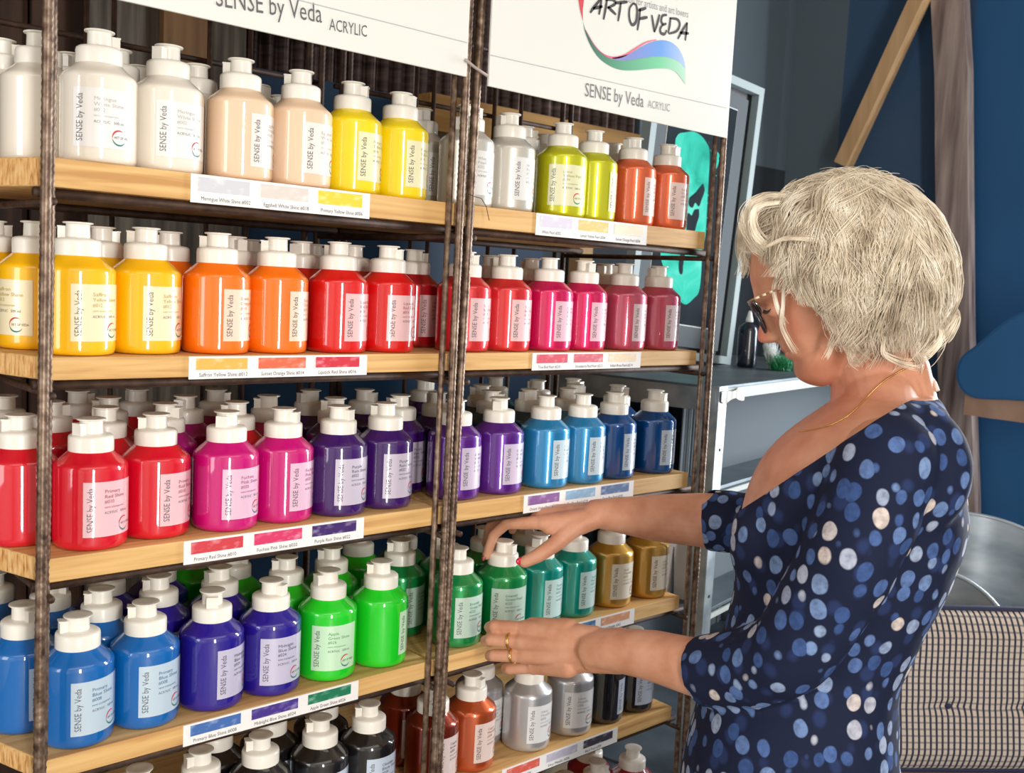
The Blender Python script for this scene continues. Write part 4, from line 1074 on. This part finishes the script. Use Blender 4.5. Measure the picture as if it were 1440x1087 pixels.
c_ = tintmix(c_, near(headpt(-10, 96, 0), .008, .022), (206, 110, 96), .6)
c_ = tintmix(c_, near(headpt(-5, 48, .05), .01, .04), (208, 116, 96), .35)
c_ = tintmix(c_, near(B(1180, 610, .05), .03, .13), (214, 128, 108), .5)
ll.new(c_, b_.inputs['Base Color'])
# ------------------------------------------------------------ dress
g = G()
torso(g, TORSO, .0, folds=0)
sk = [(y, l, r, b) for y, l, r, b in TORSO if y > 900]+[(1400, 946, 1305, .215), (1560, 936, 1315, .23)]
torso(g, sk, .0, y0=1100, y1=1540, step=24, folds=.03)
def cone(g, pts, seg=28):
    g.tube([p for p, r in pts], [r for p, r in pts], seg)
g.capsule(W(1246, 648, 1.190), .060, W(1192, 790, 1.200), .058, 28)
g.capsule(W(1250, 616, 1.215), .050, W(1222, 720, 1.195), .060, 28)
g.capsule(W(1192, 790, 1.200), .058, W(1112, 918, 1.245), .052, 28)
cone(g, [(W(1135, 880, 1.225), .050), (W(1105, 922, 1.247), .052), (W(1060, 938, 1.285), .0500), (W(1018, 942, 1.318), .0465), (W(987, 944, 1.345), .0450)])
g.capsule(W(1160, 640, 1.50), .058, W(1095, 712, 1.56), .052, 24)
cone(g, [(W(1110, 700, 1.55), .048), (W(1074, 736, 1.588), .0505), (W(1030, 734, 1.603), .0500), (W(992, 732, 1.618), .0485)])
# bust and soft volumes
g.ball(B(1092, 745, .070), 1, (EV*.056, NV*.058, ZV*.075), 24); g.ball(B(1092, 745, -.070), 1, (EV*.056, NV*.058, ZV*.075), 24)
g.ball(B(1268, 640, .115), 1, (EV*.075, NV*.055, ZV*.085), 24)
DM = realize(g, .0040, 16, 'dress', .6)
bm = bmesh.new(); bm.from_mesh(DM)
def plane3(a, b, c):
    n_ = (b-a).cross(c-a).normalized()
    if n_.z < 0: n_ = -n_
    return a, n_
pa, na = plane3(B(1324, 541), B(1200, 600, .11), B(1066, 706))
pb, nb = plane3(B(1324, 541), B(1200, 600, .11)-NV*.22, B(1066, 706))
# opening of the cuffs
def cut(p, nrm, inside):
    geom = bm.verts[:]+bm.edges[:]+bm.faces[:]
    bmesh.ops.bisect_plane(bm, geom=geom, plane_co=p, plane_no=nrm)
cut(pa, na, None); cut(pb, nb, None)
kill = [f for f in bm.faces if (f.calc_center_median()-pa).dot(na) > 1e-6 and (f.calc_center_median()-pb).dot(nb) > 1e-6]
bmesh.ops.delete(bm, geom=kill, context='FACES')
# cloth folds
bm.normal_update()
for v in bm.verts:
    c = v.co; w_ = noise.noise(Vector((c.x*9, c.y*9, c.z*16)))*.0032+noise.noise(Vector((c.x*24+5, c.y*24, c.z*38)))*.0012
    v.co = c+v.normal*w_
bm.to_mesh(DM); bm.free()
place(DM)
DRESS = mat('spotted_jersey', (26, 36, 62), .8); nn, ll, b_ = nodes(DRESS)
b_.inputs['Specular IOR Level'].default_value = .2
tc = nn.new('ShaderNodeTexCoord')
def dots(scale, r0, r1, seedv, rnd=.75):
    mp = nn.new('ShaderNodeMapping'); mp.inputs['Location'].default_value = seedv; mp.inputs['Scale'].default_value = (1, 1, .82); ll.new(tc.outputs['Object'], mp.inputs[0])
    nz = nn.new('ShaderNodeTexNoise'); nz.inputs['Scale'].default_value = 18; ll.new(mp.outputs[0], nz.inputs['Vector'])
    vm = nn.new('ShaderNodeMix'); vm.data_type = 'VECTOR'; vm.inputs[0].default_value = .012; ll.new(mp.outputs[0], vm.inputs[4]); ll.new(nz.outputs['Color'], vm.inputs[5])
    vo = nn.new('ShaderNodeTexVoronoi'); vo.inputs['Scale'].default_value = scale; vo.inputs['Randomness'].default_value = rnd; ll.new(vm.outputs[1], vo.inputs['Vector'])
    mr = nn.new('ShaderNodeMapRange'); mr.inputs[1].default_value = r0; mr.inputs[2].default_value = r1; mr.inputs[3].default_value = 1; mr.inputs[4].default_value = 0; ll.new(vo.outputs['Distance'], mr.inputs[0])
    sp_ = nn.new('ShaderNodeSeparateColor'); ll.new(vo.outputs['Color'], sp_.inputs[0])
    rp = nn.new('ShaderNodeValToRGB'); e = rp.color_ramp.elements; e[0].color = lin((58, 84, 136)); e[1].color = lin((214, 200, 192)); e[0].position = .1; e[1].position = .95
    for p_, c in ((.35, (84, 112, 168)), (.6, (124, 150, 192)), (.8, (176, 184, 204))): q = e.new(p_); q.color = lin(c)
    ll.new(sp_.outputs[0], rp.inputs[0]); return mr.outputs[0], rp.outputs[0]
m1, c1 = dots(43, .37, .43, (0, 0, 0), .62); m2, c2 = dots(34, .22, .36, (3.3, 1.7, 5.1))
mA = nn.new('ShaderNodeMix'); mA.data_type = 'RGBA'; mA.inputs[6].default_value = lin((24, 31, 56)); mA.inputs[7].default_value = lin((38, 52, 92)); ll.new(m2, mA.inputs[0])
nz2 = nn.new('ShaderNodeTexNoise'); nz2.inputs['Scale'].default_value = 120; nz2.inputs['Detail'].default_value = 4; ll.new(tc.outputs['Object'], nz2.inputs['Vector'])
mr2 = nn.new('ShaderNodeMapRange'); mr2.inputs[1].default_value = .3; mr2.inputs[2].default_value = .6; mr2.inputs[3].default_value = .55; mr2.inputs[4].default_value = 1; ll.new(nz2.outputs['Fac'], mr2.inputs[0])
mu = nn.new('ShaderNodeMath'); mu.operation = 'MULTIPLY'; ll.new(m1, mu.inputs[0]); ll.new(mr2.outputs[0], mu.inputs[1])
mB = nn.new('ShaderNodeMix'); mB.data_type = 'RGBA'; ll.new(mu.outputs[0], mB.inputs[0]); ll.new(mA.outputs[2], mB.inputs[6]); ll.new(c1, mB.inputs[7]); ll.new(mB.outputs[2], b_.inputs['Base Color'])
bp = nn.new('ShaderNodeBump'); bp.inputs['Strength'].default_value = .2; bp.inputs['Distance'].default_value = .001; ll.new(nz2.outputs['Fac'], bp.inputs['Height']); ll.new(bp.outputs[0], b_.inputs['Normal'])
dress = link('dress', DM, DRESS, woman)
sol = dress.modifiers.new('thickness', 'SOLIDIFY'); sol.thickness = .0022; sol.offset = -1
# ------------------------------------------------------------ hair
HR = noisy('blonde_hair', [(190, 172, 148), (232, 218, 194), (255, 246, 228)], (1, 1, 1), 30, 5, .42, spec=.5)
hc = B(1190, 385); Rp = 147*PXM; RL = .112
def hp(x, y, l, k=1.): # x right, y up in unit ball units
    return hc+EV*x*Rp*k+ZV*y*Rp*k+NV*l*RL*k
def lower(x):   # y (up, in ball units) of the lower rim on the near side for screen x
    tab = [(-1.02, .26), (-.95, .26), (-.80, .14), (-.62, -.02), (-.46, -.18), (-.28, -.30), (-.12, -.34), (0, -.54), (.12, -.74), (.42, -.80), (.68, -.78), (.88, -.60), (1.02, -.38)]
    return interp(tab, x)[0]
def slerp(a, b, t):
    d = max(-1, min(1, a.dot(b))); o = math.acos(d)
    if o < 1e-4: return a.copy()
    return (a*sin((1-t)*o)+b*sin(t*o))/sin(o)
# scalp volume
g = G(); vs = []; fs = []; NU, NVv = 56, 28
g.ball((0, 0, 0), 1, (Vector((1, 0, 0)), Vector((0, 0, 1)), Vector((0, 1, 0))), 64)
vv = []
for v in g.v:
    x, l, y = v[0], v[1], v[2]; vv.append((x, y, l))
ok = [(y > lower(max(-1.02, min(1.02, x)))-.02) or (x > .2 and y > -.7) for (x, y, l) in [(a, b, c) for a, b, c in [(q[0], q[2] if False else q[1], q[2]) for q in vv]]]
g2 = G(); pts = [hp(x, y, l, .90+.02*noise.noise(Vector((x*4, y*4, l*4)))) for x, y, l in vv]
g2.add(pts, [f for f in g.f if all(ok[i] for i in f)])
hb = part('hair', g2, HR, woman, smooth=True)
rnd = random.Random(11)
gs = G()
def strand(P, r0, seg=4):
    n = len(P); gs.tube(P, [r0*(.25+.95*sin(pi*(.06+.90*i/(n-1)))**.6) for i in range(n)], seg, caps=False)
S0 = Vector((.10, .985, .10)).normalized()
for lock in range(520):
    side = 1 if rnd.random() < .74 else -1
    x = rnd.uniform(-.98, .99); yl = lower(x)+rnd.choice([0, 0, 0, .12, .3])*rnd.random()
    if x > .35 and side > 0: yl += rnd.random()*.25
    rr = x*x+yl*yl; l = sqrt(max(.02, 1-rr)) if rr < 1 else .05
    E_ = Vector((x, yl, side*l)).normalized()
    S_ = (S0+Vector((rnd.uniform(-.30, .25), 0, rnd.uniform(-.25, .35)+(.12 if side > 0 else -.25)))).normalized()
    amp = rnd.uniform(.05, .15); fr_ = rnd.uniform(.9, 2.1); ph = rnd.uniform(0, 6.28); base = rnd.uniform(.91, 1.03); over = rnd.uniform(.94, 1.05)
    tdir = S_.cross(E_).normalized()
    for q in range(rnd.randint(13, 20)):
        jx = rnd.gauss(0, .030); jr = rnd.gauss(0, .014); pts = []; N = 15; wob = rnd.gauss(0, .25); rad = rnd.uniform(.00022, .00048)
        for i in range(N):
            t = i/(N-1)*over; d = slerp(S_, E_, t)
            w = amp*sin(fr_*2*pi*t+ph+wob)*min(1, t*2.2)
            d = d+tdir*(w+jx*(.4+t)); k = base+jr+.05*sin(fr_*2*pi*t+ph*1.7)*amp*12*t+.10*max(0, t-.7)*over*(1 if lock % 3 else -.3)
            pts.append(hp(d.x, d.y, d.z, k))
        strand(pts, rad)
# frizz
for q in range(600):
    a = rnd.uniform(-.9, 3.0); x = cos(a); y = sin(a)
    if y < lower(max(-1, min(1, x))): continue
    l = rnd.uniform(-.35, .5); d0 = Vector((x*.9, y*.9, l)); k0 = .95; ang = rnd.uniform(-.5, .5); L = rnd.uniform(.12, .40); pts = []
    tx, ty = (-y, x) if rnd.random() < .5 else (y, -x)
    if x > .5: tx, ty = (y*.6, -abs(x))
    for i in range(9):
        t = i/8; o_ = .16*t*(1.25-t)+.035*sin(3*t+ang*5); pts.append(hp(d0.x+tx*L*t+x*o_, d0.y+ty*L*t+y*o_, l, k0+.06))
    strand(pts, rnd.uniform(.00022, .00045), 3)
# forehead curls and loose locks over the cheek (pixel guided, on the near side)
def lockpx(P, l0, l1, n=7, spread=1.6, rad=.0007):
    for q in range(int(n*2.4)):
        ox, oy = rnd.gauss(0, spread), rnd.gauss(0, spread); pts = bez([(x+ox*(.3+i/len(P)), y+oy*(.3+i/len(P))) for i, (x, y) in enumerate(P)], 6); m_ = len(pts)
        strand([B(p[0], p[1], l0+(l1-l0)*i/(m_-1)) for i, p in enumerate(pts)], rad)
for P, a, b, n_, s_ in (([(1100, 292), (1072, 298), (1066, 322), (1078, 345), (1100, 355), (1112, 352)], .07, .085, 26, 3.2), ([(1110, 280), (1080, 282), (1058, 300), (1056, 325), (1070, 350), (1090, 362)], .05, .08, 26, 3.4),
 ([(1090, 280), (1060, 292), (1046, 315), (1044, 350), (1050, 372), (1047, 386)], .0, .03, 16, 2.6), ([(1085, 285), (1054, 305), (1047, 330), (1048, 352), (1055, 366)], -.02, .02, 22, 3),
 ([(1086, 352), (1110, 342), (1140, 342), (1168, 350), (1188, 372), (1204, 398)], .104, .116, 9, 2.2),
 ([(1128, 372), (1136, 410), (1150, 432), (1172, 452), (1172, 478), (1163, 498)], .088, .078, 9, 1.3), ([(1118, 370), (1108, 400), (1106, 430), (1104, 455), (1112, 475), (1122, 492)], .084, .066, 5, 1.6),
 ([(1112, 372), (1094, 402), (1098, 432), (1108, 452)], .08, .07, 6, 2), ([(1130, 376), (1128, 404), (1140, 424), (1160, 436)], .09, .085, 10, 2.4), ([(1150, 400), (1152, 430), (1164, 448), (1184, 470), (1200, 498)], .088, .075, 10, 2.6),
 ([(1186, 450), (1192, 480), (1196, 500), (1206, 507)], .085, .07, 8, 2.5), ([(1240, 470), (1240, 492), (1262, 505), (1284, 510)], .09, .06, 10, 3), ([(1284, 470), (1282, 490), (1290, 506), (1288, 520)], .05, .03, 8, 2.6),
 ([(1310, 450), (1322, 470), (1306, 492), (1290, 498)], .03, .03, 14, 4), ([(1330, 420), (1342, 445), (1330, 470), (1318, 480)], .01, .02, 14, 4)):
    lockpx(P, a, b, n_, s_*1.5, .00034)
part('hair_strands', gs, HR, woman, smooth=True)
# ------------------------------------------------------------ glasses
FRM = mat('dark_frame', (26, 32, 44), .25, coat=.6)
LN = mat('lens_glass', (235, 240, 245), .02); q_ = LN.node_tree.nodes['Principled BSDF']; q_.inputs['Alpha'].default_value = .12
gl_root = bpy.data.objects.new('glasses', None); COL.objects.link(gl_root); gl_root.parent = woman; gl_root.location = B(1066, 443)-wl
VD = (B(1080, 466)-B(1057, 424)).normalized(); VH = (B(1080, 466)-B(1057, 424)).length/2
def rim(l):
    c = B(1067.5, 445, l); return [c+VD*VH*cos(a)*(1 if cos(a) > 0 else .92)+NV*.024*sin(a)-FR*.002*abs(sin(a)) for a in [2*pi*k/32 for k in range(33)]]
for l in (.033, -.033):
    g = G(); g.tube(rim(l), .0021, 8); part('rim', g, FRM, gl_root, smooth=True)
    g = G(); g.add(rim(l)[:-1], [tuple(range(32))]); part('lens', g, LN, gl_root)
g = G(); g.tube([B(1064, 436, .010), B(1061, 433, 0), B(1064, 436, -.010)], .0016, 8); part('bridge', g, FRM, gl_root, smooth=True)
STR_ = mat('tortoise_temple', (150, 110, 72), .3, coat=.5); CRM = mat('cream_temple', (238, 222, 190), .3, coat=.5)
for sl in (1, -1):
    P_ = [B(1057, 425, sl*.056), B(1064, 421.5, sl*.066), B(1095, 409, sl*.0765), B(1150, 396, sl*.080), B(1178, 404, sl*.081)]
    g = G(); g.tube(P_, .0014, 6); part('temple', g, STR_, gl_root, smooth=True)
    for t0, t1 in ((.12, .32), (.46, .62), (.78, .92)):
        a, b = P_[1].lerp(P_[2], t0), P_[1].lerp(P_[2], t1); g = G(); g.tube([a, b], .0017, 6); part('temple_inlay', g, CRM, gl_root, smooth=True)
# lashes and brow line
g = G()
for q in range(26):
    t = q/25; px = 1074+10*t; py = 436-1.5*t+2*sin(pi*t); a = onskin(px, py, .0004); g.tube([a, a+FR*.004+DN*.003], [.0004, .0001], 3)
g.tube([onskin(1074+10*i/6, 436-1.5*i/6+2*sin(pi*i/6), .0002) for i in range(7)], .0006, 4)
part('eyelashes', g, mat('lash_brown', (70, 46, 36), .6), woman)
g = G()
for q in range(60):
    t = q/59; px = 1064+30*t; py = 414-8*sin(pi*t*.8)+rnd.uniform(-1, 1); a = onskin(px, py, .0003); g.tube([a, a-FR*.005+NV*.0005-DN*.001], [.00035, .0001], 3)
part('eyebrow', g, mat('brow_blonde', (190, 160, 124), .7), woman)
# earring, necklace, rings, nail
GOLD = mat('gold', (222, 178, 110), .25, metal=.9)
g = G(); g.ball(onskin(1172, 444, .002), .0028, None, 12); part('earring', g, mat('pearl_stud', (240, 226, 210), .2, coat=.6), woman, smooth=True)
NL = bez([(1287, 512), (1262, 524), (1238, 540), (1216, 562), (1196, 582), (1172, 596), (1148, 603), (1124, 607)], 16)
nl = [onskin(p[0], p[1], .0012) for p in NL]
g = G(); L_ = 0
for i in range(len(nl)-1):
    for s_ in (0, .5):
        c = nl[i].lerp(nl[i+1], s_); d = (nl[i+1]-nl[i]).normalized()
        g.ball(c, 1, (d*.0016, d.orthogonal().normalized()*.0012, d.cross(d.orthogonal()).normalized()*.0012), 8)
part('necklace', g, GOLD, woman, smooth=True)
for (a, b, rr) in ((W(733, 902, 1.524), W(690, 899.5, 1.540), .0122), (W(737, 922, 1.527), W(695, 921.5, 1.546), .0116)):
    d = (b-a).normalized(); c = a.lerp(b, .36); u = d.orthogonal().normalized(); w = d.cross(u)
    g = G(); g.tube([c+(u*cos(t)+w*sin(t))*(rr+.0001) for t in [2*pi*k/28 for k in range(29)]], .0012, 8)
    g.tube([c+d*.0022+(u*cos(t)+w*sin(t))*(rr-.0002) for t in [2*pi*k/28 for k in range(29)]], .0009, 8); part('ring', g, GOLD, woman, smooth=True)
def nail(px, py, ax, wd, ln, m):
    a = onskin(px, py, .0003); n_ = (CAM-a).normalized(); ax = (ax-n_*ax.dot(n_)).normalized(); s_ = n_.cross(ax)
    g = G(); g.ball(a-n_*.0012, 1, (ax*ln, s_*wd, n_*.0030), 20); part('fingernail', g, m, woman, smooth=True)
RED = mat('red_nail', (214, 16, 52), .15, coat=1)
nail(731, 789, W(738, 790, 1.636)-W(757, 781, 1.632), .0058, .0068, RED)
nail(680.5, 784, W(684, 781, 1.68)-W(694, 752, 1.672), .0035, .0060, mat('dark_nail', (150, 60, 66), .2, coat=1))
g = G(); g.tube([B(1309, 531, .0), B(1314, 538, .004), B(1318, 549, .008)], .0028, 8); part('care_tag', g, mat('tag_white', (226, 214, 206), .6), woman)
# shoes (below the frame)
for h, sgn in ((hipL, 1), (hipR, -1)):
    a_ = Vector((h.x, h.y, FLOOR))+EV*.02; g = G()
    g.capsule(a_+Vector((0, 0, .044)), .042, a_+Vector((0, 0, .036))-EV*.15, .034, 18)
    for i, v in enumerate(g.v): v = Vector(v); v.z = max(v.z, FLOOR+.002) if v.z > FLOOR-.1 else v.z; g.v[i] = tuple(v)
    part('shoe', g, mat('black_shoe', (26, 26, 30), .4), woman, smooth=True)
